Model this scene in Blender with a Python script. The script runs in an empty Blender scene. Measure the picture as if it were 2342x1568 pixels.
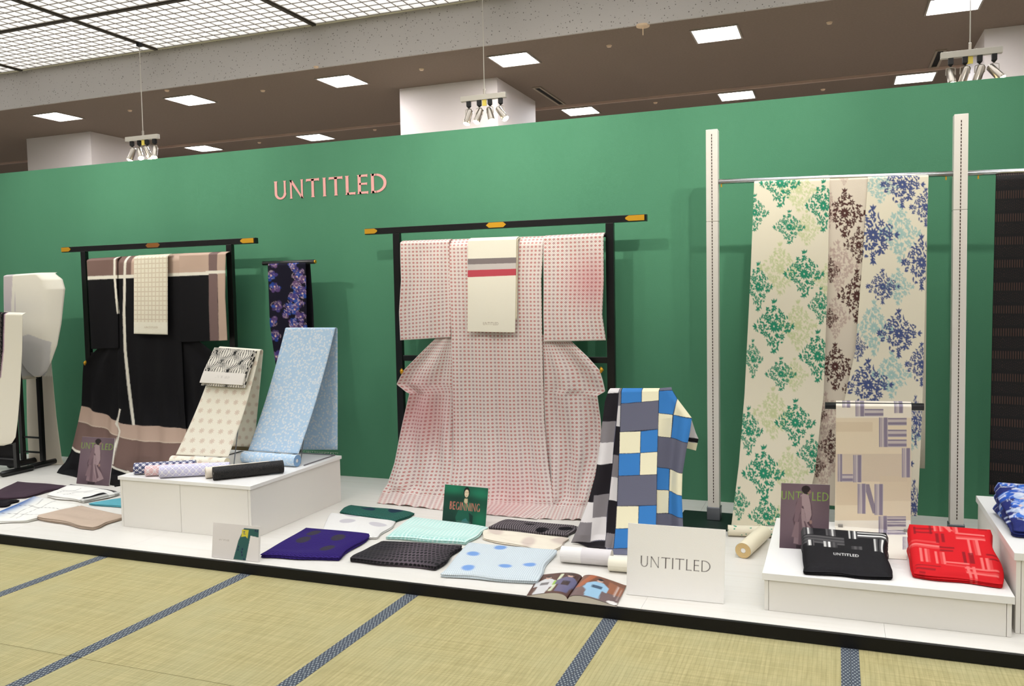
import bpy, math, random
import numpy as np
from mathutils import Vector, Matrix

# ------------------------------------------------------------------ camera, world, lights, exposure
SC = bpy.context.scene
COL = SC.collection
FPX, YAW, PITCH, ROLL = 1934.61, .36719, .05729, -.01874
CAM = np.array([.38108, -5.13725, 1.31791])
_cy, _sy, _cp, _sp, _cr, _sr = math.cos(YAW), math.sin(YAW), math.cos(PITCH), math.sin(PITCH), math.cos(ROLL), math.sin(ROLL)
FW = np.array([-_sy*_cp, _cy*_cp, -_sp]); _r0 = np.array([_cy, _sy, 0.]); _u0 = np.cross(_r0, FW)
RT = _cr*_r0 + _sr*_u0; UP = -_sr*_r0 + _cr*_u0
cd = bpy.data.cameras.new('camera'); cam = bpy.data.objects.new('camera', cd); COL.objects.link(cam)
cd.sensor_fit = 'HORIZONTAL'; cd.sensor_width = 36; cd.lens = 36*FPX/2342; cd.clip_start = .05; cd.clip_end = 100
cam.matrix_world = Matrix([[RT[i], UP[i], -FW[i], CAM[i]] for i in range(3)] + [[0, 0, 0, 1]])
SC.camera = cam

w = bpy.data.worlds.new('hall_air'); SC.world = w; w.use_nodes = True
w.node_tree.nodes['Background'].inputs[0].default_value = (1, .985, .96, 1)
w.node_tree.nodes['Background'].inputs[1].default_value = .1

def spot(name, loc, aim, power, size, blend=.6, rad=.035, col=(1, .95, .88)):
    l = bpy.data.lights.new(name, 'SPOT'); l.energy = power; l.spot_size = math.radians(size); l.spot_blend = blend
    l.shadow_soft_size = rad; l.color = col
    o = bpy.data.objects.new(name, l); COL.objects.link(o); o.location = loc
    o.rotation_euler = (Vector(aim)-Vector(loc)).to_track_quat('-Z', 'Y').to_euler()
for k, (x, ax) in enumerate([(-5.6, -5.2), (-5.1, -4.2), (-4.6, -3.1), (-2.2, -1.9), (-1.5, -1.3), (.35, -.6), (.75, .5)]):
    spot('unseen_spotlight', (x, -2.25, 3.25), (ax, 0, 2.15), 118, 58, 1.)
for x, ax in [(-5.6, -4.9), (-4.0, -3.4), (-2.3, -2.2), (-.7, -.8), (.9, .6)]:
    spot('unseen_spotlight', (x, -6.0, 3.4), (ax, -1.4, .2), 135, 30, 1.)  # fill row added behind the camera to brighten box fronts and platform front
LOUVER_LIGHT = 2.5
PANEL_LIGHT = 58.0

SC.view_settings.view_transform = 'Standard'; SC.view_settings.look = 'None'
SC.view_settings.gamma = 1; SC.view_settings.use_curve_mapping = False
SC.view_settings.exposure = 0.0

# ------------------------------------------------------------------ picture-to-place helpers (numpy)
def ray(x, y):
    x, y = np.asarray(x, float), np.asarray(y, float)
    return FW + RT*((x-1171)/FPX)[..., None] + UP*((784-y)/FPX)[..., None]
def on(x, y, ax, v):
    d = ray(x, y); t = (np.asarray(v)-CAM[ax])/d[..., ax]; return CAM + t[..., None]*d
def atz(x, y, z=.05): return on(x, y, 2, z)
def aty(x, y, v=0.): return on(x, y, 1, v)
def surf(x, y, g, floor=None):
    """meet the ray of a pixel with the hanging surface Y = g(Z), or the floor it runs out on"""
    d = ray(x, y); Y = np.full(np.shape(x), g(np.array(1.0))*1.0)
    for _ in range(40):
        t = (Y-CAM[1])/d[..., 1]; z = CAM[2]+t*d[..., 2]; Y = .5*Y+.5*g(z)
    t = (Y-CAM[1])/d[..., 1]; P = CAM+t[..., None]*d
    if floor is not None:
        F = atz(x, y, floor); P = np.where((P[..., 2] < floor)[..., None], F, P)
    return P

def lin(c):
    c = np.asarray(c, float)/255.
    return np.where(c <= .04045, c/12.92, ((c+.055)/1.055)**2.4)

# ------------------------------------------------------------------ material helpers
class Ex:
    def __init__(s, b, k): s.b, s.k = b, k
    def _o(s, op, o, r=False): return s.b.m(op, o, s) if r else s.b.m(op, s, o)
    def __add__(s, o): return s._o('ADD', o)
    __radd__ = __add__
    def __sub__(s, o): return s._o('SUBTRACT', o)
    def __rsub__(s, o): return s._o('SUBTRACT', o, True)
    def __mul__(s, o): return s._o('MULTIPLY', o)
    __rmul__ = __mul__
    def __truediv__(s, o): return s._o('DIVIDE', o)
class B:
    def __init__(s, nt):
        s.nt = nt; n = nt.nodes.new('ShaderNodeTexCoord'); s.tc = n
        q = nt.nodes.new('ShaderNodeSeparateXYZ'); nt.links.new(n.outputs['UV'], q.inputs[0])
        s.u, s.v = Ex(s, q.outputs[0]), Ex(s, q.outputs[1])
        q = nt.nodes.new('ShaderNodeSeparateXYZ'); nt.links.new(n.outputs['Object'], q.inputs[0])
        s.x, s.y, s.z = [Ex(s, q.outputs[i]) for i in range(3)]
    def put(s, sock, v):
        if isinstance(v, Ex): s.nt.links.new(v.k, sock)
        elif isinstance(v, (int, float)): sock.default_value = v
        elif hasattr(v, 'is_linked'): s.nt.links.new(v, sock)
        else: sock.default_value = (*lin(v), 1)
    def m(s, op, a, b=None, c=None):
        n = s.nt.nodes.new('ShaderNodeMath'); n.operation = op
        for i, v in enumerate((a, b, c)):
            if v is not None: s.put(n.inputs[i], v)
        return Ex(s, n.outputs[0])
    def fr(s, a): return s.m('FRACT', a)
    def fl(s, a): return s.m('FLOOR', a)
    def ab(s, a): return s.m('ABSOLUTE', a)
    def sin(s, a): return s.m('SINE', a)
    def mn(s, a, b): return s.m('MINIMUM', a, b)
    def mx(s, a, b): return s.m('MAXIMUM', a, b)
    def gt(s, a, b): return s.m('GREATER_THAN', a, b)
    def lt(s, a, b): return s.m('LESS_THAN', a, b)
    def ln(s, a, b): return s.m('SQRT', a*a+b*b)
    def mod(s, a, b): return s.m('FLOORED_MODULO', a, b)
    def sm(s, a, e0, e1, lo=0., hi=1.):
        n = s.nt.nodes.new('ShaderNodeMapRange'); n.interpolation_type = 'SMOOTHSTEP'
        s.put(n.inputs[0], a)
        for i, v in zip((1, 2, 3, 4), (e0, e1, lo, hi)): n.inputs[i].default_value = v
        return Ex(s, n.outputs[0])
    def vec(s, x, y, z=0.):
        n = s.nt.nodes.new('ShaderNodeCombineXYZ')
        for i, v in enumerate((x, y, z)): s.put(n.inputs[i], v)
        return n.outputs[0]
    def noise(s, vec, scale=1., det=3., rough=.55):
        n = s.nt.nodes.new('ShaderNodeTexNoise'); n.inputs['Scale'].default_value = scale
        n.inputs['Detail'].default_value = det; n.inputs['Roughness'].default_value = rough
        s.nt.links.new(vec, n.inputs['Vector']); return Ex(s, n.outputs[0])
    def vor(s, vec, scale=1., feat='F1'):
        n = s.nt.nodes.new('ShaderNodeTexVoronoi'); n.feature = feat; n.inputs['Scale'].default_value = scale
        s.nt.links.new(vec, n.inputs['Vector']); return Ex(s, n.outputs[0])
    def mix(s, f, a, b):
        n = s.nt.nodes.new('ShaderNodeMix'); n.data_type = 'RGBA'
        s.put(n.inputs[0], f); s.put(n.inputs[6], a); s.put(n.inputs[7], b); return n.outputs[2]
    def attr(s, name='Col'):
        n = s.nt.nodes.new('ShaderNodeAttribute'); n.attribute_name = name; return n.outputs[0]
MATS = {}
def mat(name, base=(200, 200, 200), rough=.75, pat=None, metal=0., emit=0., spec=.3, sheen=0.):
    if name in MATS: return MATS[name]
    m = bpy.data.materials.new(name); m.use_nodes = True; nt = m.node_tree; p = nt.nodes['Principled BSDF']
    p.inputs['Base Color'].default_value = (*lin(base), 1); p.inputs['Roughness'].default_value = rough
    p.inputs['Metallic'].default_value = metal; p.inputs['Specular IOR Level'].default_value = spec
    if sheen: p.inputs['Sheen Weight'].default_value = sheen
    if emit:
        p.inputs['Emission Color'].default_value = (*lin(base), 1); p.inputs['Emission Strength'].default_value = emit
    if pat:
        b = B(nt); r = pat(b); h = None
        if isinstance(r, tuple): r, h, dist = r
        b.put(p.inputs['Base Color'], r)
        if h is not None:
            n = nt.nodes.new('ShaderNodeBump'); n.inputs['Strength'].default_value = 1; n.inputs['Distance'].default_value = dist
            b.put(n.inputs['Height'], h); nt.links.new(n.outputs[0], p.inputs['Normal'])
    MATS[name] = m; return m
def weave(b, s=700.):
    return b.sin(b.u*s)*b.sin(b.v*s)
def plain_cloth(name, c, rough=.85, var=.06):
    def pat(b):
        f = b.noise(b.vec(b.u, b.v), 9., 4)
        c2 = tuple(max(0, min(255, k*(1-var*2))) for k in c)
        return b.mix(f, c, c2), b.noise(b.vec(b.u*260., b.v*260.), 1., 1), .0006
    return mat(name, c, rough, pat, spec=.15)
def printed(name='printed_cloth', rough=.8, spec=.15):
    def pat(b): return b.attr('Col'), b.noise(b.vec(b.u*300., b.v*300.), 1., 1), .0004
    return mat(name, (200, 200, 200), rough, pat, spec=spec)

# ------------------------------------------------------------------ object helpers
LOC = {}
def _place(o, co, parent):
    if parent is None:
        lo, hi = co.min(0), co.max(0); org = np.array([(lo[0]+hi[0])/2, (lo[1]+hi[1])/2, lo[2]])
        o.location = org
    else:
        org = LOC[parent.name]; o.parent = parent
    LOC[o.name] = org if parent is None else LOC[parent.name]
    return co-org
def mesh_obj(name, co, faces, material, parent=None, uv=None, col=None, smooth=False, bevel=0., solid=0., auto=None):
    co = np.asarray(co, float)
    o = bpy.data.objects.new(name, None) if False else None
    me = bpy.data.meshes.new(name)
    o = bpy.data.objects.new(name, me); COL.objects.link(o)
    loc = _place(o, co, parent)
    if isinstance(faces, np.ndarray) and faces.ndim == 2:
        n, k = faces.shape
        me.vertices.add(len(loc)); me.vertices.foreach_set('co', loc.astype(np.float32).ravel())
        me.loops.add(n*k); me.loops.foreach_set('vertex_index', faces.astype(np.int32).ravel())
        me.polygons.add(n); me.polygons.foreach_set('loop_start', np.arange(0, n*k, k, dtype=np.int32))
        me.polygons.foreach_set('loop_total', np.full(n, k, np.int32)); me.update(calc_edges=True); me.validate()
    else:
        me.from_pydata([tuple(v) for v in loc], [], [tuple(int(i) for i in f) for f in faces]); me.update()
    if uv is not None:
        l = me.uv_layers.new(name='UVMap'); vi = np.zeros(len(me.loops), np.int32); me.loops.foreach_get('vertex_index', vi)
        l.data.foreach_set('uv', np.asarray(uv, np.float32)[vi].ravel())
    if col is not None:
        a = me.color_attributes.new('Col', 'FLOAT_COLOR', 'POINT')
        a.data.foreach_set('color', np.concatenate([col, np.ones((len(col), 1))], 1).astype(np.float32).ravel())
    me.materials.append(material)
    if smooth: me.polygons.foreach_set('use_smooth', np.ones(len(me.polygons), bool))
    if bevel:
        md = o.modifiers.new('soft_edge', 'BEVEL'); md.width = bevel; md.segments = 2; md.limit_method = 'ANGLE'
    if solid:
        md = o.modifiers.new('cloth_thickness', 'SOLIDIFY'); md.thickness = solid; md.offset = -1
    return o
def tag(o, label, cat, group=None):
    o['label'] = label; o['category'] = cat
    if group: o['group'] = group
    return o
def struct(o): o['kind'] = 'structure'; return o
def empty(name, loc, label=None, cat=None, group=None):
    o = bpy.data.objects.new(name, None); COL.objects.link(o); o.location = loc; o.empty_display_size = .05
    LOC[o.name] = np.array(loc, float)
    if label: tag(o, label, cat, group)
    return o
def dup(root, loc):
    r = root.copy(); COL.objects.link(r); r.location = loc; LOC[r.name] = np.array(loc, float)
    for ch in list(root.children):
        c = ch.copy(); COL.objects.link(c); c.parent = r
        for g in list(ch.children):
            d = g.copy(); COL.objects.link(d); d.parent = c
    return r

class MB:
    def __init__(s): s.v, s.f, s.uv = [], [], []
    def add(s, vs, fs, uv=None):
        n = len(s.v); s.v += [tuple(map(float, q)) for q in vs]; s.f += [tuple(n+i for i in f) for f in fs]
        s.uv += [tuple(q) for q in (uv if uv is not None else [(0, 0)]*len(vs))]; return s
    def box(s, lo, hi):
        (a, b, c), (d, e, f) = lo, hi
        vs = [(a, b, c), (d, b, c), (d, e, c), (a, e, c), (a, b, f), (d, b, f), (d, e, f), (a, e, f)]
        return s.add(vs, [(0, 3, 2, 1), (4, 5, 6, 7), (0, 1, 5, 4), (1, 2, 6, 5), (2, 3, 7, 6), (3, 0, 4, 7)],
                     [(x, y) if abs(z-f) < 1e-9 else (x, y) for x, y, z in vs])
    def obox(s, p, q, w, h, up=(0, 0, 1)):
        """bar from p to q, w wide and h high"""
        p, q, up = np.array(p, float), np.array(q, float), np.array(up, float)
        d = q-p; d /= np.linalg.norm(d); sd = np.cross(d, up); sd /= np.linalg.norm(sd); u2 = np.cross(sd, d)
        vs = [e+sd*a*w/2+u2*c*h/2 for e in (p, q) for a, c in ((-1, -1), (1, -1), (1, 1), (-1, 1))]
        return s.add(vs, [(0, 1, 2, 3), (7, 6, 5, 4), (0, 4, 5, 1), (1, 5, 6, 2), (2, 6, 7, 3), (3, 7, 4, 0)])
    def tube(s, pts, r, n=12, caps=True):
        pts = [np.array(p, float) for p in pts]; rs = r if isinstance(r, (list, tuple)) else [r]*len(pts); rings = []; k0 = len(s.v)
        a = None; L = 0
        for i, p in enumerate(pts):
            d = pts[min(i+1, len(pts)-1)]-pts[max(i-1, 0)]; d /= np.linalg.norm(d)
            if a is None: a = np.cross(d, (0, 0, 1) if abs(d[2]) < .9 else (1, 0, 0))
            a = a-d*(a@d); a /= np.linalg.norm(a); b = np.cross(d, a)
            if i: L += np.linalg.norm(p-pts[i-1])
            for j in range(n+1):
                t = 2*math.pi*j/n; s.v.append(tuple(p+rs[i]*(math.cos(t)*a+math.sin(t)*b))); s.uv.append((L, t*max(rs)))
        m = n+1
        for i in range(len(pts)-1):
            for j in range(n):
                s.f.append((k0+i*m+j, k0+i*m+j+1, k0+(i+1)*m+j+1, k0+(i+1)*m+j))
        if caps:
            s.f.append(tuple(k0+j for j in range(n))[::-1]); e = k0+(len(pts)-1)*m; s.f.append(tuple(e+j for j in range(n)))
        return s
    def prism(s, poly, fn, th):
        """flat 2D outline placed by fn(x, y, depth)"""
        n = len(poly); vs = [fn(x, y, th) for x, y in poly]+[fn(x, y, 0) for x, y in poly]
        return s.add(vs, [tuple(range(n)), tuple(range(2*n-1, n-1, -1))]+[(i, n+i, n+(i+1) % n, (i+1) % n) for i in range(n)])
    def build(s, name, material, parent=None, **k):
        return mesh_obj(name, np.array(s.v), s.f, material, parent, uv=s.uv, **k)

def gridfaces(nv, nu):
    i = np.arange(nv*nu).reshape(nv, nu)
    return np.stack([i[:-1, :-1], i[1:, :-1], i[1:, 1:], i[:-1, 1:]], -1).reshape(-1, 4)
def grid_obj(name, P, material, parent=None, col=None, solid=.0015, uvs=None):
    nv, nu = P.shape[:2]
    if uvs is None:
        wd = np.linalg.norm(np.diff(P, axis=1), axis=-1).sum(1).mean(); dl = np.linalg.norm(np.diff(P, axis=0), axis=-1).mean(1)
        V = np.concatenate([[0], np.cumsum(dl)]); U = np.linspace(0, wd, nu)
        uvs = np.stack(np.broadcast_arrays(U[None, :], V[:, None]), -1)
    return mesh_obj(name, P.reshape(-1, 3), gridfaces(nv, nu), material, parent, uv=uvs.reshape(-1, 2),
                    col=None if col is None else col.reshape(-1, 3), smooth=True, solid=solid)
def pxrows(rows, nv, nu):
    """rows of picture points (edge, edge) resampled to a grid"""
    R = np.array(rows, float); d = np.linalg.norm(np.diff(R.mean(1), axis=0), axis=-1); t = np.concatenate([[0], np.cumsum(d)])
    q = np.linspace(0, t[-1], nv); s = np.linspace(0, 1, nu)
    E = np.stack([[np.interp(q, t, R[:, e, c]) for c in (0, 1)] for e in range(R.shape[1])], 0)  # e,c,q
    es = np.linspace(0, 1, R.shape[1])
    out = np.zeros((nv, nu, 2))
    for c in (0, 1):
        for i in range(nv): out[i, :, c] = np.interp(s, es, E[:, c, i])
    return out
def pxsheet(name, rows, g, nv, nu, material, parent=None, floor=None, canvas=None, disp=None, solid=.0015):
    q = pxrows(rows, nv, nu); P = surf(q[..., 0], q[..., 1], g, floor)
    if disp is not None:
        u, v = np.meshgrid(np.linspace(0, 1, nu), np.linspace(0, 1, nv)); D = disp(u, v)
        up = np.clip((P[..., 2]-(floor or 0)-.001)/.05, 0, 1) if floor is not None else 1
        P = P.copy(); P[..., 1] -= D*up
        if floor is not None: P[..., 2] += np.abs(D)*.4*(1-up)
    return grid_obj(name, P, material, parent, None if canvas is None else canvas.at(q[..., 0], q[..., 1]), solid)

# ------------------------------------------------------------------ flat print: a small canvas of colours sampled at the mesh points
class Canvas:
    def __init__(s, x0, y0, x1, y1, base, res=1.):
        s.x0, s.y0, s.res = x0, y0, res; s.w, s.h = int((x1-x0)*res)+2, int((y1-y0)*res)+2
        s.a = np.zeros((s.h, s.w, 3)); s.a[:] = lin(base)
    def poly(s, pts, c, al=1.):
        p = (np.asarray(pts, float)-(s.x0, s.y0))*s.res; lo = np.floor(p.min(0)).astype(int)-1; hi = np.ceil(p.max(0)).astype(int)+2
        lo = np.maximum(lo, 0); hi = np.minimum(hi, (s.w, s.h))
        if (hi <= lo).any(): return s
        n = 3; X, Y = np.meshgrid(np.arange(lo[0]*n, hi[0]*n)/n+.5/n-.5, np.arange(lo[1]*n, hi[1]*n)/n+.5/n-.5)
        ins = np.zeros(X.shape, bool)
        for (xa, ya), (xb, yb) in zip(p, np.roll(p, -1, 0)):
            if ya == yb: continue
            ins ^= ((ya > Y) != (yb > Y)) & (X < (xb-xa)*(Y-ya)/(yb-ya)+xa)
        cv = ins.reshape(hi[1]-lo[1], n, hi[0]-lo[0], n).mean((1, 3))*al
        t = s.a[lo[1]:hi[1], lo[0]:hi[0]]; t += cv[..., None]*(lin(c)-t); return s
    def rect(s, a, b, c, d, col, al=1.): return s.poly([(a, b), (c, b), (c, d), (a, d)], col, al)
    def ell(s, cx, cy, rx, ry, c, al=1., n=24, rot=0.):
        t = np.linspace(0, 2*np.pi, n, endpoint=False); x, y = rx*np.cos(t), ry*np.sin(t)
        return s.poly(np.stack([cx+x*math.cos(rot)-y*math.sin(rot), cy+x*math.sin(rot)+y*math.cos(rot)], -1), c, al)
    def soft(s, cx, cy, rx, ry, c, al=1.):
        Y, X = np.mgrid[0:s.h, 0:s.w]; d = ((X/s.res+s.x0-cx)/rx)**2+((Y/s.res+s.y0-cy)/ry)**2
        f = np.exp(-d*1.5)*al; s.a += f[..., None]*(lin(c)-s.a); return s
    def line(s, pts, wd, c, al=1.):
        pts = np.asarray(pts, float)
        for a, b in zip(pts[:-1], pts[1:]):
            d = b-a; L = np.hypot(*d)
            if L < 1e-9: continue
            n = np.array([-d[1], d[0]])/L*wd/2; e = d/L*wd*.15; s.poly([a+n-e, b+n+e, b-n+e, a-n-e], c, al)
        return s
    def text(s, txt, x, y, wd, hgt, c, weight=.09, al=1., skew=0.):
        """cap text: (x, y) is the lower start of the line in canvas units"""
        for polys, off in layout(txt, weight):
            for p in polys: s.poly([(x+(off+a)*wd, y-b*hgt+skew*(off+a)*wd) for a, b in p], c, al)
        return s
    def at(s, X, Y):
        fx = np.clip((X-s.x0)*s.res, 0, s.w-1.001); fy = np.clip((Y-s.y0)*s.res, 0, s.h-1.001)
        i, j = fx.astype(int), fy.astype(int); a, b = (fx-i)[..., None], (fy-j)[..., None]; q = s.a
        return (q[j, i]*(1-a)+q[j, i+1]*a)*(1-b)+(q[j+1, i]*(1-a)+q[j+1, i+1]*a)*b

# flared capitals, drawn as outlines in a unit-high box
def _stem(x, s, fl=.03, y0=0., y1=1.):
    h = s/2; return [(x-h-fl, y1), (x-h, y1-.06), (x-h, y0+.06), (x-h-fl, y0), (x+h+fl, y0), (x+h, y0+.06), (x+h, y1-.06), (x+h+fl, y1)]
def _bar(x0, x1, y, s, fl=.035):
    return [(x0, y-s/2), (x1-.05, y-s/2), (x1, y-s/2-fl), (x1+.01, y+s/2+fl*.3), (x1-.05, y+s/2), (x0, y+s/2)]
def _arc(cx, cy, rx, ry, a0, a1, s0, s1, n=14):
    """quads of a curved stroke, thickness s0 at the vertical sides, s1 at the ends"""
    out = []
    for i in range(n):
        q = []
        for a in (a0+(a1-a0)*i/n, a0+(a1-a0)*(i+1)/n):
            a = math.radians(a); th = s1+(s0-s1)*abs(math.cos(a)); q.append(((cx+(rx)*math.cos(a), cy+(ry)*math.sin(a)), (cx+(rx-th)*math.cos(a), cy+(ry-th)*math.sin(a))))
        out.append([q[0][0], q[1][0], q[1][1], q[0][1]])
    return out
def glyph(ch, s):
    t = s*.72; g = .03 if s > .05 else .012
    if ch == 'U': return [[(.08-s/2-g, 1), (.08+s/2+g, 1), (.08+s/2, .93), (.08+s/2, .33), (.08-s/2, .33), (.08-s/2, .93)],
                          [(.58-t/2-g, 1), (.58+t/2+g, 1), (.58+t/2, .93), (.58+t/2, .33), (.58-t/2, .33), (.58-t/2, .93)]]+_arc(.33, .33, .25+s/2, .34, 180, 360, s, t), .68
    if ch == 'N': return [_stem(.08, t, g), _stem(.68, t, g), [(.08-s*.6, 1), (.08+s*.55, 1), (.68+t/2, 0), (.68-s*.35, 0)]], .78
    if ch == 'T': return [_stem(.36, s, g, 0, .98), [(0, 1-s*.9-.04), (.05, 1-s*.9), (.67, 1-s*.9), (.72, 1-s*.9-.04), (.71, 1.02), (.66, 1), (.06, 1), (.01, 1.0)]], .72
    if ch == 'I': return [_stem(.08, s, g)], .16
    if ch == 'L': return [_stem(.08, s, g), _bar(.08, .46, s*.42, s*.84)], .48
    if ch == 'E': return [_stem(.08, s, g), _bar(.08, .46, s*.42, s*.84), _bar(.08, .42, .52, s*.75), _bar(.08, .44, 1-s*.42, s*.84)], .48
    if ch == 'D': return [_stem(.08, s, g)]+_arc(.24, .5, .5, .5, -90, 90, s, s*.8)+[[(.05, 0), (.26, 0), (.26, s*.8), (.05, s*.8)], [(.05, 1), (.05, 1-s*.8), (.26, 1-s*.8), (.26, 1)]], .76
    if ch == 'B': return [_stem(.08, s, g)]+_arc(.16, .27, .32, .28, -90, 90, s, t*.6)+_arc(.16, .77, .27, .24, -90, 90, s, t*.6), .5
    if ch == 'G': return _arc(.36, .5, .34, .51, 45, 330, s, t*.6)+[_stem(.62, s, g, .05, .42)], .72
    if ch == '-': return [_bar(.02, .3, .5, s)], .32
    return [], .35
def layout(txt, weight=.09, gap=.13):
    gl = [glyph(c, weight) for c in txt]; tot = sum(g[1] for g in gl)+gap*(len(gl)-1); x = 0; out = []
    for p, wd in gl:
        out.append(([[(a/tot, b) for a, b in q] for q in p], x/tot)); x += wd+gap
    return out
LEAF = {}
def motif(seed=1, n=150):
    """leafy damask lozenge |x|+|y| < 1: flower rosettes and curled leaves"""
    if (seed, n) in LEAF: return LEAF[seed, n]
    rnd = random.Random(seed); out = []
    def leaf(x, y, a, l, wd, cv):
        L, R = [], []
        for i in range(7):
            t = i/6; ang = a+cv*t; px, py = x+l*t*math.cos(a+cv*t*.5), y+l*t*math.sin(a+cv*t*.5); h = wd*math.sin(math.pi*min(1, t**.7))*.5+.004
            L.append((px-h*math.sin(ang), py+h*math.cos(ang))); R.append((px+h*math.sin(ang), py-h*math.cos(ang)))
        out.append(L+R[::-1])
    def rose(x, y, r, k):
        for i in range(k):
            a = 2*math.pi*i/k+seed; leaf(x+r*.12*math.cos(a), y+r*.12*math.sin(a), a, r*.9, r*.34, .3)
    rose(0, 0, .25, 12); used = [(0, 0, .25)]
    for x, y, r in [(.42, .34, .15), (-.42, .3, .14), (.36, -.4, .15), (-.4, -.36, .15), (0, .62, .13), (0, -.64, .13), (.64, 0, .13), (-.64, 0, .13)]:
        x += rnd.uniform(-.05, .05); y += rnd.uniform(-.05, .05); rose(x, y, r, 7); used.append((x, y, r))
    for sx, sy in ((1, 0), (-1, 0), (0, 1), (0, -1)):
        for da in (-.5, 0, .5):
            a = math.atan2(sy, sx)+da; leaf(sx*.82, sy*.82, a, .19, .07, da)
    c = 0
    for _ in range(5000):
        if c >= n: break
        x, y = rnd.uniform(-1, 1), rnd.uniform(-1, 1)
        if abs(x)+abs(y) > .9 or any((x-a)**2+(y-b)**2 < (r+.036)**2 for a, b, r in used): continue
        a = rnd.uniform(0, 6.28); leaf(x, y, a, rnd.uniform(.13, .2), rnd.uniform(.05, .08), rnd.choice((-1.4, 1.4))*rnd.uniform(.5, 1)); used.append((x, y, .035)); c += 1
    LEAF[seed, n] = out; return out
def stamp(cv, cx, cy, rx, ry, c, al=1., seed=1):
    for p in motif(seed): cv.poly([(cx+a*rx, cy+b*ry) for a, b in p], c, al)

# ================================================================== the setting
def tatami_pat(b):
    rib = b.ab(b.sin(b.u*(math.pi/.0155))); row = b.fr(b.v/.0045+b.fl(b.u/.0155)*.5)
    n1 = b.noise(b.vec(b.u*70., b.v*6.), 1., 3); n2 = b.noise(b.vec(b.u*1.1, b.v*260.), 1., 2); n3 = b.noise(b.vec(b.u*2., b.v*2.), 1.5, 4)
    c = b.mix(b.sm(n2*.55+n1*.45, .35, .68), (164, 154, 106), (192, 180, 130)); c = b.mix(b.sm(n3, .35, .75)*.45, c, (176, 172, 130))
    c = b.mix(b.sm(rib, 0., .35, .3, 0.), c, (140, 128, 84))
    return c, rib*.8+b.ab(row-.5)*.6, .0016
TAT = mat('tatami_rush', (200, 190, 130), .72, tatami_pat, spec=.25)
def heri_pat(b):
    s = .0135; a = b.fr(b.u/s+b.fl(b.v/s)*.5)-.5; c = b.fr(b.v/s)-.5
    d = b.ab(a)*1.1+b.ab(c)*.95
    return b.mix(b.sm(d, .26, .36), (168, 174, 172), (66, 74, 86)), weave(b), .0004
HERI = mat('tatami_border_cloth', (60, 70, 85), .7, heri_pat)
floor = struct(MB().box((-14, -9, -.1), (8, 13, -.052)).build('floor', mat('floor_base', (226, 220, 210), .7)))
m0 = b0 = None
for i in range(-5, 7):
    for j, y1 in enumerate((-1.05, -2.853, -4.656)):
        X0, X1 = -3.171+.9*i, -3.171+.9*(i+1)
        if m0 is None:
            m0 = MB().box((.0005, -1.8, -.05), (.8995, 0, -.001)).build('tatami_mat', TAT, floor)
            for a in (0, 1):
                x0 = .0005 if a == 0 else .8695
                h = MB().box((x0, -1.8, -.05), (x0+.03, 0, 0.)).build('cloth_border', HERI, m0)
            off = Vector(-LOC['floor']); kids = list(m0.children); m = m0
        else:
            m = m0.copy(); COL.objects.link(m); m.parent = floor
            for k in kids:
                c = k.copy(); COL.objects.link(c); c.parent = m; 
        m.location = (X0, y1, 0)
# the prototype's mesh was shifted by the floor's origin: shift every mat by the same amount
# (mesh coordinates are relative to the floor, so locations above are plain offsets)

def stage_pat(b):
    g = b.noise(b.vec(b.u*1.2, b.v*34.), 1., 4); k = b.noise(b.vec(b.u*.7, b.v*9.), 1.3, 3)
    c = b.mix(b.sm(g, .45, .75)*.5, (226, 222, 214), (216, 210, 198)); return b.mix(b.sm(k, .55, .8)*.3, c, (206, 204, 199))
STAGE = mat('white_limed_board', (238, 234, 226), .42, stage_pat, spec=.4)
BLACK = mat('black_edge', (14, 13, 14), .5)
plat = empty('display_platform', (-3, -.93, 0), 'low white-boarded display platform with a black front edge on the tatami', 'platform')
for i in range(-10, 4):
    a = -.35+.9*i; MB().box((a+.0004, -1.855, .004), (a+.8996, -.001, .05)).build('board', STAGE, plat)
MB().box((-9.4, -1.871, .001), (3.4, -1.8555, .0485)).build('edge_strip', BLACK, plat)

def wall_pat(b):
    n = b.noise(b.vec(b.x*3., b.z*1.2, b.y), 1., 3); f = b.noise(b.vec(b.x*180., b.z*180.), 1., 2)
    c = b.mix(b.sm(n, .3, .7)*.35, (84, 140, 108), (76, 132, 100)); return b.mix(f*.25, c, (94, 150, 118)), f, .0006
GREEN = mat('green_wall_cloth', (74, 140, 100), .85, wall_pat, spec=.12)
wall = struct(MB().box((-9.2, .004, 0), (3.4, .04, 2.402)).build('wall_back', mat('partition_board', (214, 220, 205), .7)))
for i in range(-4, 3):
    a = -2.3+1.8*i; MB().box((a+.0001, -.0, .05), (a+1.7999, .0038, 2.405)).build('wall_panel', GREEN, wall)

# ceilings
ZB, YF, ZG = 3.2, .87, 3.545
def brown_pat(b):
    n = b.noise(b.vec(b.x, b.y), 60., 3); return b.mix(n, (128, 112, 98), (112, 97, 84))
struct(MB().box((-14, YF+.02, ZB), (8, 13, ZB+.05)).build('ceiling', mat('brown_ceiling', (120, 104, 91), .85, brown_pat)))
def speck_pat(b):
    v = b.vor(b.vec(b.x, b.y, b.z), 46.); n = b.noise(b.vec(b.x*22., b.y, b.z*60.), 1., 3)
    return b.mix(b.lt(v, .2)*b.gt(n, .5), (178, 172, 166), (104, 98, 92))
struct(MB().box((-14, YF, ZB-.005), (8, YF+.02, ZG+.2)).build('trim_1', mat('speckled_fascia', (176, 170, 164), .8, speck_pat)))
struct(MB().box((-14, 3.09, ZB-.022), (8, 3.12, ZB)).build('trim_2', mat('ceiling_batten', (176, 152, 136), .6)))
TB = mat('ceiling_tee_bar', (62, 56, 46), .6); EDGE = mat('ceiling_edge_angle', (206, 200, 176), .6)
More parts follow.
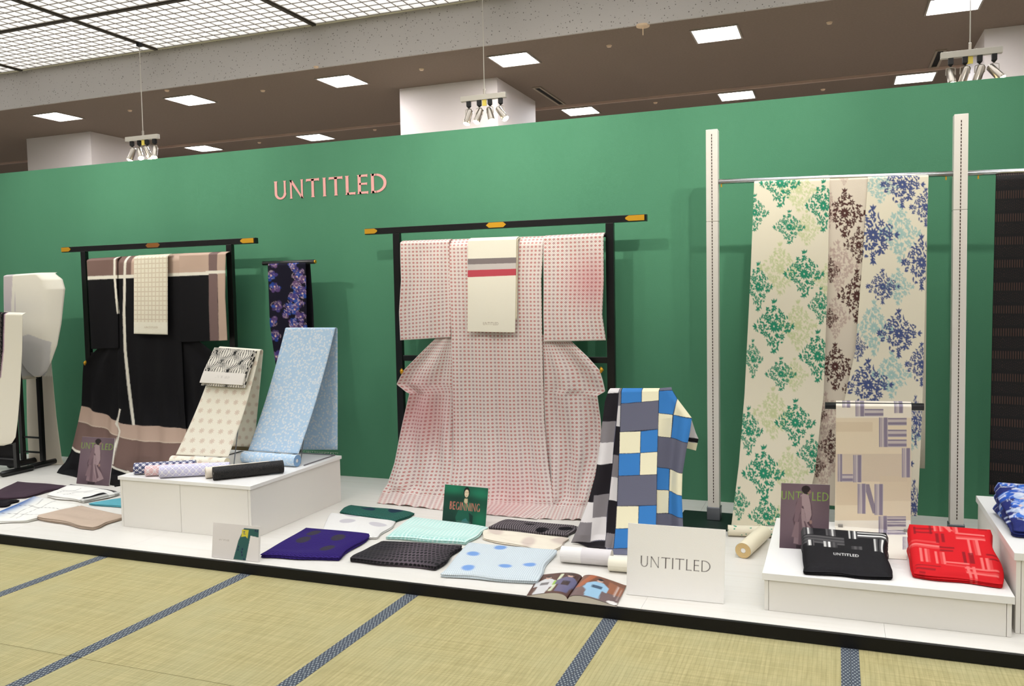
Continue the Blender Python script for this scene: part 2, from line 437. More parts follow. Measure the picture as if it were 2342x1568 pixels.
LOUV = mat('louver_plastic', (244, 242, 238), .55)
lum = struct(MB().box((-13, -7, ZG+.16), (8, YF-.002, ZG+.17)).build('ceiling_luminous', mat('fluorescent_diffuser', (248, 250, 255), .6, emit=LOUVER_LIGHT)))
MB().box((-13, YF-.022, ZG-.012), (8, YF-.0005, ZG+.012)).build('edge_angle', EDGE, lum)
XT = [-6.87+1.64*k for k in range(-3, 9)]; YT = [YF-.012-.9*k for k in range(0, 9)]
for x in XT: MB().box((x-.017, -7, ZG-.022), (x+.017, YF-.023, ZG+.03)).build('tee_bar', TB, lum)
for y in YT[1:]: MB().box((-13, y-.015, ZG-.02), (8, y+.015, ZG+.028)).build('tee_bar', TB, lum)
proto = None
for x in XT[:-1]:
    for y in YT[:-1]:
        if proto is None:
            m = MB(); n = 16
            for k in range(n+1):
                a = .03+(1.64-.06)*k/n; m.box((a-.0035, -.875, 0), (a+.0035, -.025, .062))
            for k in range(10):
                a = -.03-.84*k/9; m.box((.03, a-.0035, .001), (1.61, a+.0035, .061))
            proto = m.build('louver_panel', LOUV, lum); p = proto; m = MB()
            for k in range(n+1): a = .03+(1.64-.06)*k/n; m.box((a-.003, -.875, -.004), (a+.003, -.025, -.0005))
            for k in range(10): a = -.03-.84*k/9; m.box((.03, a-.003, -.0038), (1.61, a+.003, -.0007))
            edge_shade = m.build('louver_edge_shade', mat('louver_edge_shade', (138, 130, 120), .6), proto)  # dark-coloured strips standing in for the shade under the blades
        else:
            p = proto.copy(); COL.objects.link(p); p.parent = lum
            q = edge_shade.copy(); COL.objects.link(q); q.parent = p
        p.location = (x, y, ZG-.01)

# recessed square lights in the brown ceiling
PL = mat('ceiling_light_diffuser', (250, 250, 255), .5, emit=PANEL_LIGHT)
root = empty('ceiling_light', (0, 0, ZB))
fm = MB()
for a, b_, c, d in ((-.17, -.175, .17, -.16), (-.17, .16, .17, .175), (-.17, -.16, -.157, .16), (.157, -.16, .17, .16)): fm.box((a, b_, ZB-.008), (c, d, ZB))
fm.build('frame', mat('light_frame', (150, 140, 128), .5), root)
MB().box((-.157, -.16, ZB-.004), (.157, .16, ZB-.0005)).build('diffuser', PL, root)
first = True
for yy, x, lb in ((1.33, -6.98, 'in front of the white pillar near the black kimono'), (1.33, -5.30, 'above the lamp bar over the black kimono'), (1.33, -3.64, 'above the pink wall lettering, near the louvers'), (1.33, -2.04, 'beside the cord of the lamp bar over the pink kimono'), (1.33, -.45, 'beside the round disc with a hanging stem'), (1.33, 1.11, 'directly above the lamp bar over the cloth rack'),
                  (3.42, -8.6, 'half hidden by the pillar and partition top'), (3.42, -6.96, 'beyond the batten, next to the lamp bar over the black kimono'), (3.42, -5.33, 'beyond the batten, just over the pink lettering'), (3.42, -2.1, 'beyond the batten, at the end of the slot vent'), (3.42, -.53, 'beyond the batten, over the slotted post beside the sign'), (3.42, 1.03, 'beyond the batten, next to the lamp bar over the cloth rack')):
    o = root if first else dup(root, (x, yy, ZB)); o.location = (x, yy, ZB); first = False
    tag(o, 'square ceiling light '+lb, 'ceiling light', 'square lights in the brown ceiling')

# pillars behind the partition, vents, detectors
PIL = mat('white_pillar_paint', (216, 206, 200), .6)
for k, (x0, x1, y0, y1) in enumerate([(-3.336, -2.38, 1.8, 2.8), (-8.29, -7.32, 2.04, 3.0), (1.39, 2.35, 2.05, 3.05)]):
    struct(MB().box((x0, y0, -.05), (x1, y1, ZB)).build('pillar', PIL))
VF = mat('vent_frame', (150, 136, 118), .5); VD = mat('vent_slot_dark', (18, 14, 12), .8)
for (x, y0, y1, lb) in [(-2.18, 2.26, 3.03, 'long slot air vent in the brown ceiling beside the square white pillar behind UNTITLED stand'), (1.15, 2.5, 3.07, 'long slot air vent in the brown ceiling beside the pillar with a lamp bar before it')]:
    v = empty('air_vent', (x, (y0+y1)/2, ZB-.01), ' '.join(lb.split()[:14]), 'air vent')
    m = MB().box((x-.04, y0, ZB-.01), (x-.022, y1, ZB)).box((x+.022, y0, ZB-.01), (x+.04, y1, ZB)).box((x-.022, y0, ZB-.01), (x+.022, y0+.02, ZB)).box((x-.022, y1-.02, ZB-.01), (x+.022, y1, ZB))
    m.build('frame', VF, v); MB().box((x-.022, y0+.02, ZB-.004), (x+.022, y1-.02, ZB)).build('slot', VD, v)
SPR = mat('sprinkler_plate', (216, 190, 160), .5)
d = empty('smoke_detector', (-.905, .9, ZB-.08), 'round pale ceiling disc with a thin hanging stem', 'detector')
MB().tube([(-.905, .9, ZB), (-.905, .9, ZB-.012)], [.05, .046], 20).build('disc', SPR, d)
MB().tube([(-.905, .9, ZB-.0122), (-.905, .9, ZB-.07)], .0035, 8).build('stem', SPR, d)
for (x, y) in [(1393, 104), (964, 157.5), (857, 296), (1897, 51), (1882, 204), (1499, 234), (381.6, 206), (601, 206.7), (297, 252), (593, 325.5), (723, 152)]:
    p = atz(x, y, ZB); tag(MB().tube([(p[0], p[1], ZB), (p[0], p[1], ZB-.012)], [.022, .016], 12).build('sprinkler_head', SPR), 'small round sprinkler plate on the brown ceiling', 'sprinkler', 'sprinkler plates on the brown ceiling')

# hanging lamp bars
CHR = mat('brushed_nickel', (176, 168, 156), .28, metal=1.); GREY = mat('grey_lamp_rail', (186, 180, 168), .5)
LBK = mat('black_plastic', (16, 16, 16), .45); YEL = mat('yellow_tag', (222, 200, 92), .6); BULB = mat('lamp_bulb', (255, 226, 170), .4, emit=60.)
def lamp_bar(x, y, z, rx, tilts, label, ext=.178):
    o = empty('hanging_lamp_bar', (x, y, z), label, 'lamp bar', 'lamp bars hanging behind the green partition')
    MB().box((x-ext, y-.017, z-.019), (x+ext, y+.017, z+.019)).build('rail', GREY, o, bevel=.002)
    MB().tube([(rx, y, z+.06), (rx, y, ZG-.022)], .0035, 8).build('rod', GREY, o)
    MB().box((rx-.008, y-.007, z+.0192), (rx+.008, y+.007, z+.06)).build('swivel_joint', CHR, o, bevel=.002)
    MB().box((rx-.015, y-.019, ZG-.05), (rx+.015, y+.019, ZG-.0225)).build('ceiling_socket', LBK, o)
    MB().box((rx-.016, y-.006, z-.062), (rx+.016, y+.002, z-.0192)).build('tag', YEL, o)
    for k, (tx, ty) in enumerate(tilts):
        lx = x+(-.117, -.034, .05, .133)[k]*ext/.178; a = MB()
        a.box((lx-.014, y-.013, z-.055), (lx+.014, y+.013, z-.0192)).add([(lx-.014, y-.013, z-.0552), (lx+.014, y-.013, z-.0552), (lx+.014, y+.013, z-.0552), (lx-.014, y+.013, z-.0552), (lx, y, z-.072)], [(0, 1, 4), (1, 2, 4), (2, 3, 4), (3, 0, 4), (3, 2, 1, 0)])
        ad = a.build('lamp_adaptor', LBK, o)
        dr = np.array([tx, ty, -1.]); dr /= np.linalg.norm(dr); c = np.array([lx, y, z-.118]); sd = np.cross(dr, (0, 1, 0)); sd /= np.linalg.norm(sd)
        yk = MB()
        for s in (-1, 1): yk.tube([(lx, y, z-.07), (lx+s*.024, y, z-.078), tuple(c+np.array([s*.026, 0, 0]))], .003, 6)
        yk.build('yoke', CHR, ad)
        MB().tube([c-dr*.045, c-dr*.035, c+dr*.05, c+dr*.062], [.014, .022, .024, .026], 16).build('lamp_can', CHR, ad, smooth=True)
        MB().tube([c+dr*.0622, c+dr*.068, c+dr*.076], [.024, .023, .01], 16).build('bulb', BULB, ad, smooth=True)
lamp_bar(-5.21, .62, 2.722, -5.2, [(-.35, -.2), (.5, -.3), (.35, .2), (.15, -.35)], 'hanging bar of four small nickel spotlights above the black kimono')
lamp_bar(-2.02, .62, 2.75, -2.012, [(-.25, -.2), (-.3, -.35), (.3, -.3), (.75, -.1)], 'hanging bar of four small nickel spotlights above the pink kimono')
lamp_bar(1.12, .62, 2.696, 1.114, [(.1, -.4), (-.3, .2), (-.3, .15), (.75, -.3)], 'hanging bar of four small nickel spotlights above the damask cloth rack', .163)

# wall lettering
PINK = mat('pink_letter_vinyl', (240, 172, 166), .6)
let = empty('wall_lettering', (-2.946, 0, 2.03), 'pink capital lettering UNTITLED on the green partition wall', 'lettering')
LX = [205, 470, 755, 1040, 1140, 1415, 1612, 1828]; LW = [215, 245, 225, 50, 230, 165, 175, 255]
for ch, lx, lw in zip('UNTITLED', LX, LW):
    polys, adv = glyph(ch, .135); m = MB()
    for p in polys: m.prism([(-3.406+(lx-205+a/adv*lw)*(.919/1875), 2.031+b*.13) for a, b in p], lambda x, y, t: (x, -.0006-t, y), .003)
    m.build('letter', PINK, let)

# ================================================================== kimono stands
LACQ = mat('black_lacquer', (14, 13, 14), .32, spec=.5); GOLD = mat('gold_fitting', (214, 160, 44), .42, metal=.55)
BRONZE = mat('bronze_fitting', (150, 98, 50), .45, metal=.5)
def hexplate(m, x0, x1, z, h, y, tip):
    a = tip*.02; mid = [(x0, z-h/2), (x1, z-h/2), (x1, z+h/2), (x0, z+h/2)]
    if tip == 0: mid = [(x0, z), (x0+.02, z-h/2), (x1-.02, z-h/2), (x1, z), (x1-.02, z+h/2), (x0+.02, z+h/2)]
    elif tip > 0: mid = [(x0, z-h/2), (x1-.02, z-h/2), (x1, z-h*.15), (x1, z+h*.15), (x1-.02, z+h/2), (x0, z+h/2)]
    else: mid = [(x0, z-h*.15), (x0+.02, z-h/2), (x1, z-h/2), (x1, z+h/2), (x0+.02, z+h/2), (x0, z+h*.15)]
    m.prism(mid, lambda x, zz, t: (x, y-t, zz), .003)
def kimono_stand(x0, x1, pl, pr_, z, label, midmat, yS=-.2):
    o = empty('kimono_stand', ((x0+x1)/2, yS, .05), label, 'kimono stand', 'black lacquer kimono stands by the partition')
    MB().box((x0, yS-.018, z-.02), (x1, yS+.018, z+.02)).build('top_bar', LACQ, o, bevel=.002)
    for x in (pl, pr_):
        MB().box((x-.024, yS-.016, .09), (x+.024, yS+.016, z-.0205)).build('post', LACQ, o, bevel=.002)
        MB().box((x-.03, yS-.17, .0505), (x+.03, yS+.17, .0895)).build('foot', LACQ, o, bevel=.006)
    MB().tube([(pl+.0245, yS, z-.09), (pr_-.0245, yS, z-.09)], .012, 12).build('hanging_rail', LACQ, o, smooth=True)
    MB().box((pl+.0245, yS-.01, .895), (pr_-.0245, yS+.01, .932)).build('cross_rail', LACQ, o, bevel=.002)
    MB().box((pl+.0245, yS-.01, .25), (pr_-.0245, yS+.01, .285)).build('cross_rail', LACQ, o, bevel=.002)
    for a, b, t, mm in ((x0+.002, x0+.095, 1, GOLD), (x1-.125, x1-.012, -1, GOLD), ((x0+x1)/2-.07, (x0+x1)/2+.065, 0, midmat)):
        m = MB(); hexplate(m, a, b, z+.001, .032, yS-.0182, t); m.build('metal_fitting', mm, o)
    return o
kimono_stand(-2.543, -.657, -2.311, -.88, 1.751, 'black lacquer kimono stand with gold fittings carrying the pink dotted kimono', GOLD)
kimono_stand(-5.251, -3.424, -5.035, -3.656, 1.729, 'black lacquer kimono stand with a bronze middle fitting carrying the black kimono', BRONZE)

# ------------------------------------------------------------------ pink kimono
def pinkdot(b):
    px_, py_ = .0262, .0238
    a = b.fr(b.u/px_)-.5; c = b.fr(b.v/py_)-.5
    d = b.m('POWER', b.m('POWER', b.ab(a)*1.0, 2.3)+b.m('POWER', b.ab(c)*1.15, 2.3), .4348)
    alt = b.mod(b.fl(b.u/px_), 3.)
    base = b.mix(b.noise(b.vec(b.u, b.v), 5., 3)*.4, (224, 213, 205), (218, 202, 197))
    def blot(x, y, z, r): 
        return b.sm(b.ln(b.ln(b.x-x, (b.y-y)*.5), b.z-z), r, 0.)
    bl = b.mx(blot(.62, 0., 1.33, .26), b.mx(blot(-.55, -.1, .52, .38), blot(.12, -.35, .02, .34)*.6))
    base = b.mix(bl*.75, base, (214, 160, 160))
    dot = b.mix(b.gt(alt, 1.5), (196, 138, 132), (184, 146, 144)); dot = b.mix(bl*.7, dot, (190, 112, 114))
    return b.mix(b.sm(d, .38, .22), base, dot), weave(b, 520.), .0006
PK = mat('pink_dotted_crepe', (230, 214, 206), .85, pinkdot, spec=.12, sheen=.1)
gK = lambda z: -.245-.16*np.clip((.62-z)/.57, 0, 1)**2
kim = empty('kimono', (-1.6, -.24, .05), 'pink and white dotted kimono spread on the lacquer stand with a cream obi', 'kimono')
def topwrap(u, v): return -.045*np.clip(1-v/.035, 0, 1)**2
def wob(a, k, ph=0., m=0.): return lambda u, v: a*np.sin(k*u+m*v+ph)*np.clip(v*6, 0, 1)+topwrap(u, v)
pxsheet('sleeve', [((915, 549), (1027, 545)), ((918, 640), (1028, 640)), ((913, 715), (1030, 700)), ((915, 778), (972, 774), (1030, 771))[::2]], lambda z: -.262+0*z, 90, 40, PK, kim, disp=wob(.006, 9, .5, 3), solid=.006)
pxsheet('sleeve', [((1243, 537), (1380, 530)), ((1243, 640), (1381, 640)), ((1242, 720), (1377, 720)), ((1243, 781), (1385, 778))], lambda z: -.27+0*z, 90, 46, PK, kim, disp=wob(.006, 8, 1.2, -3), solid=.006)
def dback(u, v):
    s = np.abs(u-.5); f = .012*np.sin(u*22)*np.clip(v*1.6-.2, 0, 1)+.006*np.exp(-(s/.012)**2)
    return f+topwrap(u, v)
pxsheet('back_panel', [((1024, 546), (1244, 538)), ((1028, 640), (1238, 640)), ((1032, 770), (1240, 772)), ((1036, 960), (1245, 960)), ((1036, 1060), (1254, 1060)), ((1028, 1115), (1262, 1115)), ((1018, 1148), (1266, 1158)), ((1010, 1166), (1228, 1187))],
        lambda z: gK(z)-.012, 260, 110, PK, kim, floor=.0535, disp=dback, solid=.002)
def dsideL(u, v): return .016*np.sin(v*5+u*11+1)*np.clip(v*4, 0, 1)*np.clip((1-u)*4, 0, 1)+.012*np.sin(u*16-v*9)*np.clip(v*2-.3, 0, 1)
def dsideR(u, v): return .018*np.sin(u*10-v*7)*np.clip(v*4, 0, 1)*np.clip(u*4, 0, 1)+.012*np.sin(u*17+v*6)*np.clip(v*2-.3, 0, 1)
pxsheet('side_panel', [((1018, 748), (1034, 748)), ((1000, 770), (1036, 770)), ((970, 800), (1038, 800)), ((926, 845), (1040, 845)), ((915, 864), (1040, 862)), ((908, 878), (1040, 880)), ((930, 896), (1042, 892)), ((937, 899), (1042, 904)), ((922, 960), (1042, 960)), ((898, 1060), (1040, 1060)), ((880, 1112), (1034, 1112)), ((862, 1150), (1012, 1166))],
        gK, 190, 64, PK, kim, floor=.0525, disp=dsideL, solid=.002)
pxsheet('side_panel', [((1240, 765), (1290, 765)), ((1240, 785), (1312, 785)), ((1242, 815), (1344, 815)), ((1243, 845), (1372, 845)), ((1244, 870), (1380, 868)), ((1244, 888), (1386, 894)), ((1244, 900), (1368, 904)), ((1246, 960), (1375, 960)), ((1248, 1040), (1377, 1040)), ((1252, 1100), (1362, 1100)), ((1256, 1140), (1352, 1140)), ((1232, 1186), (1338, 1190))],
        gK, 190, 64, PK, kim, floor=.0525, disp=dsideR, solid=.002)
for x, y in ((918, 848), (1374, 845)):
    p = aty(x, y, -.265); MB().tube([p+np.array([0, .004, .012]), p+np.array([.01, -.012, 0]), p+np.array([0, -.004, -.018])], [.006, .013, .005], 10).build('gold_clip', GOLD, kim, smooth=True)

def obi_sheet(name, rows, y, canvas, parent, material, nv, nu, solid=.004, dsp=None):
    return pxsheet(name, rows, lambda z: y+0*z, nv, nu, material, parent, canvas=canvas, disp=dsp or (lambda u, v: -.05*np.clip(1-v/.04, 0, 1)**2), solid=solid)
cv = Canvas(1060, 530, 1190, 770, (230, 224, 206), 2)
cv.poly([(1060, 592), (1190, 588), (1190, 601), (1060, 605)], (128, 118, 116)).poly([(1060, 605), (1190, 601), (1190, 615), (1060, 619)], (196, 188, 182)).poly([(1060, 618), (1190, 614), (1190, 629), (1060, 634)], (186, 74, 84))
cv.text('UNTITLED', 1105, 743, 35, 6.5, (150, 130, 110), .13)
ob = empty('obi', (-1.6, -.29, 1.08), 'cream obi with grey and red bands folded over the pink kimono', 'obi')
obi_sheet('front_fold', [((1070, 543), (1181, 539)), ((1069, 758), (1178, 760))], -.292, cv, ob, printed(), 330, 160)
obi_sheet('back_fold', [((1074, 545), (1184, 541)), ((1074, 728), (1182, 730))], -.28, cv, ob, mat('cream_obi_silk', (236, 226, 196), .7), 40, 20)

# ------------------------------------------------------------------ black kimono
cb = Canvas(100, 560, 560, 1130, (20, 19, 21), 1.5)
BR, BE, WH = (122, 98, 90), (192, 166, 148), (232, 226, 210)
cb.poly([(190, 580), (306, 576), (306, 632), (190, 640)], BR).poly([(300, 570), (530, 560), (530, 624), (300, 632)], BE)
cb.poly([(190, 632), (530, 619), (530, 626), (190, 640)], WH)
cb.poly([(477, 560), (497, 560), (499, 700), (502, 790), (481, 790), (478, 700)], (122, 100, 96)).poly([(497, 560), (530, 560), (530, 790), (502, 790)], BE).poly([(470, 619.5), (530, 617), (530, 624), (470, 626)], WH)
cb.line([(262, 575), (263, 632), (267, 680), (271, 716)], 5, WH).line([(287, 575), (285, 632), (284, 720), (287, 800), (294, 880), (303, 970), (306, 1000), (300, 1040), (290, 1085), (285, 1110)], 5.5, WH)
cb.poly([(170, 915), (187, 928), (232, 945), (268, 962), (275, 966), (300, 972), (360, 974), (420, 980), (540, 985), (540, 1016), (420, 1012), (350, 1008), (300, 1004), (270, 994), (232, 976), (180, 962), (165, 958)], BE)
cb.poly([(165, 960), (180, 964), (232, 978), (270, 996), (300, 1006), (350, 1010), (420, 1014), (540, 1018), (540, 1066), (420, 1070), (350, 1075), (300, 1080), (262, 1066), (225, 1044), (180, 1028), (140, 1018)], BR)
cb.line([(165, 960), (180, 963), (232, 977), (270, 995), (300, 1005), (350, 1009), (420, 1013), (540, 1017)], 2.5, (206, 188, 168)).line([(140, 1017), (182, 1031), (225, 1047), (262, 1069), (300, 1084)], 5, WH)
cb.line([(276, 935), (268, 968), (276, 985), (266, 1020), (258, 1060)], 5, WH)
gB = lambda z: -.245-.2*np.clip((.62-z)/.57, 0, 1)**2
bk = empty('kimono', (-4.35, -.24, .05), 'black kimono with taupe borders and white stripes on the lacquer stand', 'kimono')
PC = printed('printed_kimono_cloth', .8)
pxsheet('sleeve', [((198, 590), (268, 586)), ((203, 690), (270, 690)), ((209, 798), (272, 796))], lambda z: -.262+0*z, 150, 52, PC, bk, canvas=cb, disp=wob(.005, 8), solid=.005)
pxsheet('sleeve', [((410, 578), (516, 574)), ((412, 680), (515, 680)), ((412, 782), (520, 778))], lambda z: -.266+0*z, 150, 78, PC, bk, canvas=cb, disp=wob(.005, 7, 2), solid=.005)
pxsheet('back_panel', [((262, 586), (414, 578)), ((268, 770), (416, 775)), ((270, 930), (424, 935)), ((268, 1010), (430, 1010)), ((262, 1060), (430, 1050)), ((255, 1095), (425, 1075)), ((262, 1112), (410, 1090))], lambda z: gB(z)-.01, 380, 112, PC, bk, floor=.0535, canvas=cb, disp=lambda u, v: .012*np.sin(u*20)*np.clip(v*1.6-.2, 0, 1)+topwrap(u, v), solid=.002)
pxsheet('side_panel', [((244, 776), (276, 776)), ((206, 815), (276, 815)), ((193, 829), (276, 829)), ((190, 870), (276, 870)), ((187, 926), (276, 926)), ((178, 965), (276, 965)), ((156, 1036), (274, 1040)), ((142, 1062), (270, 1070)), ((130, 1081), (262, 1110))], gB, 240, 90, PC, bk, floor=.0525, canvas=cb, disp=lambda u, v: dsideL(u, v)*.8, solid=.002)
pxsheet('side_panel', [((408, 772), (450, 776)), ((410, 812), (502, 816)), ((412, 838), (524, 832)), ((414, 935), (512, 935)), ((416, 1000), (490, 1000)), ((414, 1060), (470, 1055)), ((405, 1090), (450, 1080))], gB, 190, 64, PC, bk, floor=.0525, canvas=cb, disp=lambda u, v: dsideR(u, v)*.8, solid=.002)
for x, y in ((195, 829), (521, 832)):
    p = aty(x, y, -.268); MB().tube([p+np.array([0, .004, .012]), p+np.array([.01, -.012, 0]), p+np.array([0, -.004, -.018])], [.006, .013, .005], 10).build('gold_clip', GOLD, bk, smooth=True)
def basket(b):
    s = .034; i = b.fl(b.u/s); j = b.fl(b.v/s); par = b.mod(i+j, 2.)
    a = b.fr(b.u/s); c = b.fr(b.v/s); st = b.ab(b.fr(b.m('MULTIPLY', par, c)*3.+(1.-par)*a*3.)-.5)
    e = b.mx(b.ab(a-.5), b.ab(c-.5))
    k = b.mix(b.sm(e, .3, .5)*(.35+st), (236, 228, 206), (198, 176, 146)); blank = b.gt(b.v, .53)
    return b.mix(blank, k, (240, 234, 214)), st, .001
ob2 = empty('obi', (-4.33, -.29, 1.07), 'cream basket-weave obi folded over the black kimono', 'obi')
obi_sheet('front_fold', [((306, 583), (383, 579)), ((306, 763), (383, 765))], -.29, None, ob2, mat('basket_weave_silk', (236, 228, 206), .65, basket), 60, 30)
def flat_text(txt, P0, ex, ey, wd, h, material, parent, weight=.1, name='lettering', lift=.0006):
    """prints words on a plane: P0 lower start, ex and ey unit axes"""
    P0, ex, ey = np.array(P0, float), np.array(ex, float), np.array(ey, float); n = np.cross(ex, ey); n /= np.linalg.norm(n); m = MB()
    for polys, off in layout(txt, weight):
        for p in polys: m.prism([((off+a)*wd, b*h) for a, b in p], lambda x, y, t: P0+ex*x+ey*y+n*(lift+t), .0003)
    return m.build(name, material, parent)
p = aty(331, 750, -.2955); q = aty(361, 749, -.2955)
flat_text('UNTITLED', p, (1, 0, 0), (0, 0, 1), q[0]-p[0], .012, mat('tan_print', (186, 166, 138), .7), ob2, .12)

# ================================================================== slotted cloth rack with damask bolts
WHITE = mat('white_steel_enamel', (232, 226, 216), .4, spec=.4); CHROME = mat('chrome_tube', (210, 212, 216), .18, metal=1.)
PLATE = mat('dark_base_plate', (26, 44, 36), .5); ZINC = mat('zinc_bracket', (128, 130, 138), .4, metal=.8)
rack = empty('cloth_rack', (.35, -.45, .05), 'white slotted-post garment rack with a chrome rail carrying damask cloth bolts', 'clothes rack')
for x, zt in ((-.246, 2.177), (.941, 2.149)):
    s = .031
    for a, b in ((.066, 1.688), (1.6895, zt)):
        MB().box((x-s, -.45-s, a), (x+s, -.45+s, b)).build('post_section', WHITE, rack, bevel=.002)
    m = MB(); z = .16
    while z < zt-.03:
        m.box((x-.0022, -.45-s-.0006, z), (x+.0022, -.45-s+.0004, z+.012)); z += .0165
    m.build('slot_strip', mat('slot_dark', (58, 36, 26), .7), rack)
    MB().box((x-.19, -.64, .0505), (x+.17, -.3, .0625)).build('base_plate', PLATE, rack, bevel=.004)
    MB().box((x-.036, -.486, .063), (x+.036, -.414, .135)).build('foot_bracket', ZINC, rack, bevel=.003)
railz = lambda x: 1.902-.03*(x+.21)
MB().tube([(-.214, -.45, railz(-.214)), (.91, -.45, railz(.91))], .0135, 16).build('rail', CHROME, rack, smooth=True)
MB().tube([(.972, -.45, railz(.972)), (1.95, -.45, railz(1.95))], .0135, 16).build('rail', CHROME, rack, smooth=True)
for x in (-.2, .88, 1.02): MB().box((x-.003, -.453, railz(x)-.03), (x+.003, -.447, railz(x)-.0136)).build('rail_hook', GOLD, rack)

CRM = (229, 221, 198)
cg = Canvas(1640, 385, 1925, 1235, CRM, 1.6); G1, G2 = (44, 138, 106), (196, 204, 150)
for x, y, a, b in [(1827, 434, 46, 52), (1845, 521, 36, 42), (1784, 614, 50, 62), (1825, 744, 46, 60), (1817, 857, 34, 40), (1768, 945, 48, 62), (1803, 1079, 48, 60), (1898, 640, 40, 50), (1790, 1190, 40, 46)]: stamp(cg, x, y, a, b, G2, .7, 2)
for x, y, a, b in [(1784, 418, 48, 58), (1726, 486, 34, 44), (1805, 519, 38, 40), (1883, 470, 42, 62), (1839, 626, 48, 56), (1734, 655, 34, 58), (1770, 746, 48, 64), (1877, 699, 30, 44), (1722, 820, 24, 46), (1786, 855, 37, 40), (1870, 814, 44, 62), (1819, 966, 48, 56), (1712, 985, 34, 58), (1746, 1082, 50, 66), (1857, 1037, 36, 46), (1690, 1151, 26, 40), (1752, 1180, 42, 48)]: stamp(cg, x, y, a, b, G1, 1, 1)
cbn = Canvas(1830, 385, 2010, 1235, (222, 210, 192), 1.6); N1, N2 = (84, 54, 50), (190, 166, 154)
for x, y, a, b in [(1930, 400, 20, 24), (1916, 608, 48, 60), (1910, 727, 36, 48), (1888, 955, 46, 60), (1882, 1063, 38, 60), (1890, 480, 30, 60)]: stamp(cbn, x, y, a, b, N2, .8, 3)
for x, y, a, b in [(1932, 487, 52, 58), (1964, 560, 36, 44), (1900, 618, 22, 30), (1960, 677, 46, 64), (1898, 727, 20, 24), (1910, 838, 46, 56), (1955, 890, 30, 40), (1872, 948, 20, 26), (1900, 1021, 30, 40), (1868, 1066, 22, 26)]: stamp(cbn, x, y, a, b, N1, 1, 4)
cbl = Canvas(1880, 385, 2140, 1235, CRM, 1.6); L1, L2 = (74, 86, 130), (158, 192, 186)
for x, y, a, b in [(2013, 426, 44, 40), (2058, 533, 50, 70), (2054, 655, 38, 44), (1999, 750, 46, 66), (2039, 857, 48, 56), (2065, 1000, 46, 60)]: stamp(cbl, x, y, a, b, L2, .85, 5)
for x, y, a, b in [(2064, 422, 52, 56), (1997, 537, 60, 70), (2118, 474, 40, 46), (2108, 600, 48, 66), (2019, 655, 40, 42), (2056, 762, 52, 58), (2108, 833, 40, 52), (1986, 880, 58, 62), (1962, 794, 24, 34), (2094, 961, 26, 60), (2091, 1160, 30, 66), (2040, 1060, 50, 60)]: stamp(cbl, x, y, a, b, L1, 1, 6)
FC = printed('printed_damask', .75)
gG = lambda z: -.476-.2*(1.9-z)/1.85
def tw(u, v): return -.04*np.clip(1-v/.012, 0, 1)**2+.004*np.sin(u*7+v*3)*np.clip(v*3, 0, 1)
def hang_tail(o, x0, x1, zb, c):
    P = np.array([[(x, -.4335-.001*k, z) for x in np.linspace(x0, x1, 6)] for k, z in enumerate(np.linspace(railz(x0)+.006, zb, 8))]); grid_obj('hanging_tail', P, c, o)
def damask(label, rows, g, cv, nv, nu, tail, tc, roll=None, fl=None):
    o = empty('cloth_bolt', (tail[0], -.5, .05), label, 'cloth bolt', 'damask cloth bolts hung over the chrome rail')
    pxsheet('cloth', rows, g, nv, nu, FC, o, floor=fl, canvas=cv, disp=tw, solid=.0008); hang_tail(o, *tail, tc)
    return o
CC = plain_cloth('cream_cloth', CRM)
gb = damask('cream cloth bolt with green leafy damask lozenges hung over the chrome rail', [((1725, 410), (1898, 403)), ((1716, 640), (1893, 640)), ((1703, 900), (1884, 900)), ((1690, 1060), (1864, 1080)), ((1672, 1206), (1836, 1196))], gG, cg, 560, 126, (-.03, .34, .6), CC, fl=.056)
damask('pinkish cream cloth bolt with dark brown leafy lozenges hung between two others', [((1885, 404), (1996, 400)), ((1880, 640), (1985, 640)), ((1865, 900), (1978, 900)), ((1848, 1080), (1968, 1100)), ((1836, 1150), (1955, 1160))], lambda z: -.4685-.145*(1.9-z)/1.85, cbn, 540, 86, (.3, .56, .7), CC)
damask('cream cloth bolt with navy and teal leafy damask lozenges hung over the chrome rail', [((1985, 400), (2124, 395)), ((1972, 600), (2118, 600)), ((1956, 800), (2113, 800)), ((1930, 920), (2110, 920)), ((1920, 1100), (2102, 1100)), ((1915, 1170), (2098, 1180))], lambda z: -.474-.165*(1.9-z)/1.85, cbl, 540, 104, (.53, .8, .4), CC)
def spiral(name, c1, c2):
    return mat(name, c1, .8, lambda b: b.mix(b.sm(b.sin(b.u*1500.), -.3, .5), c1, c2))
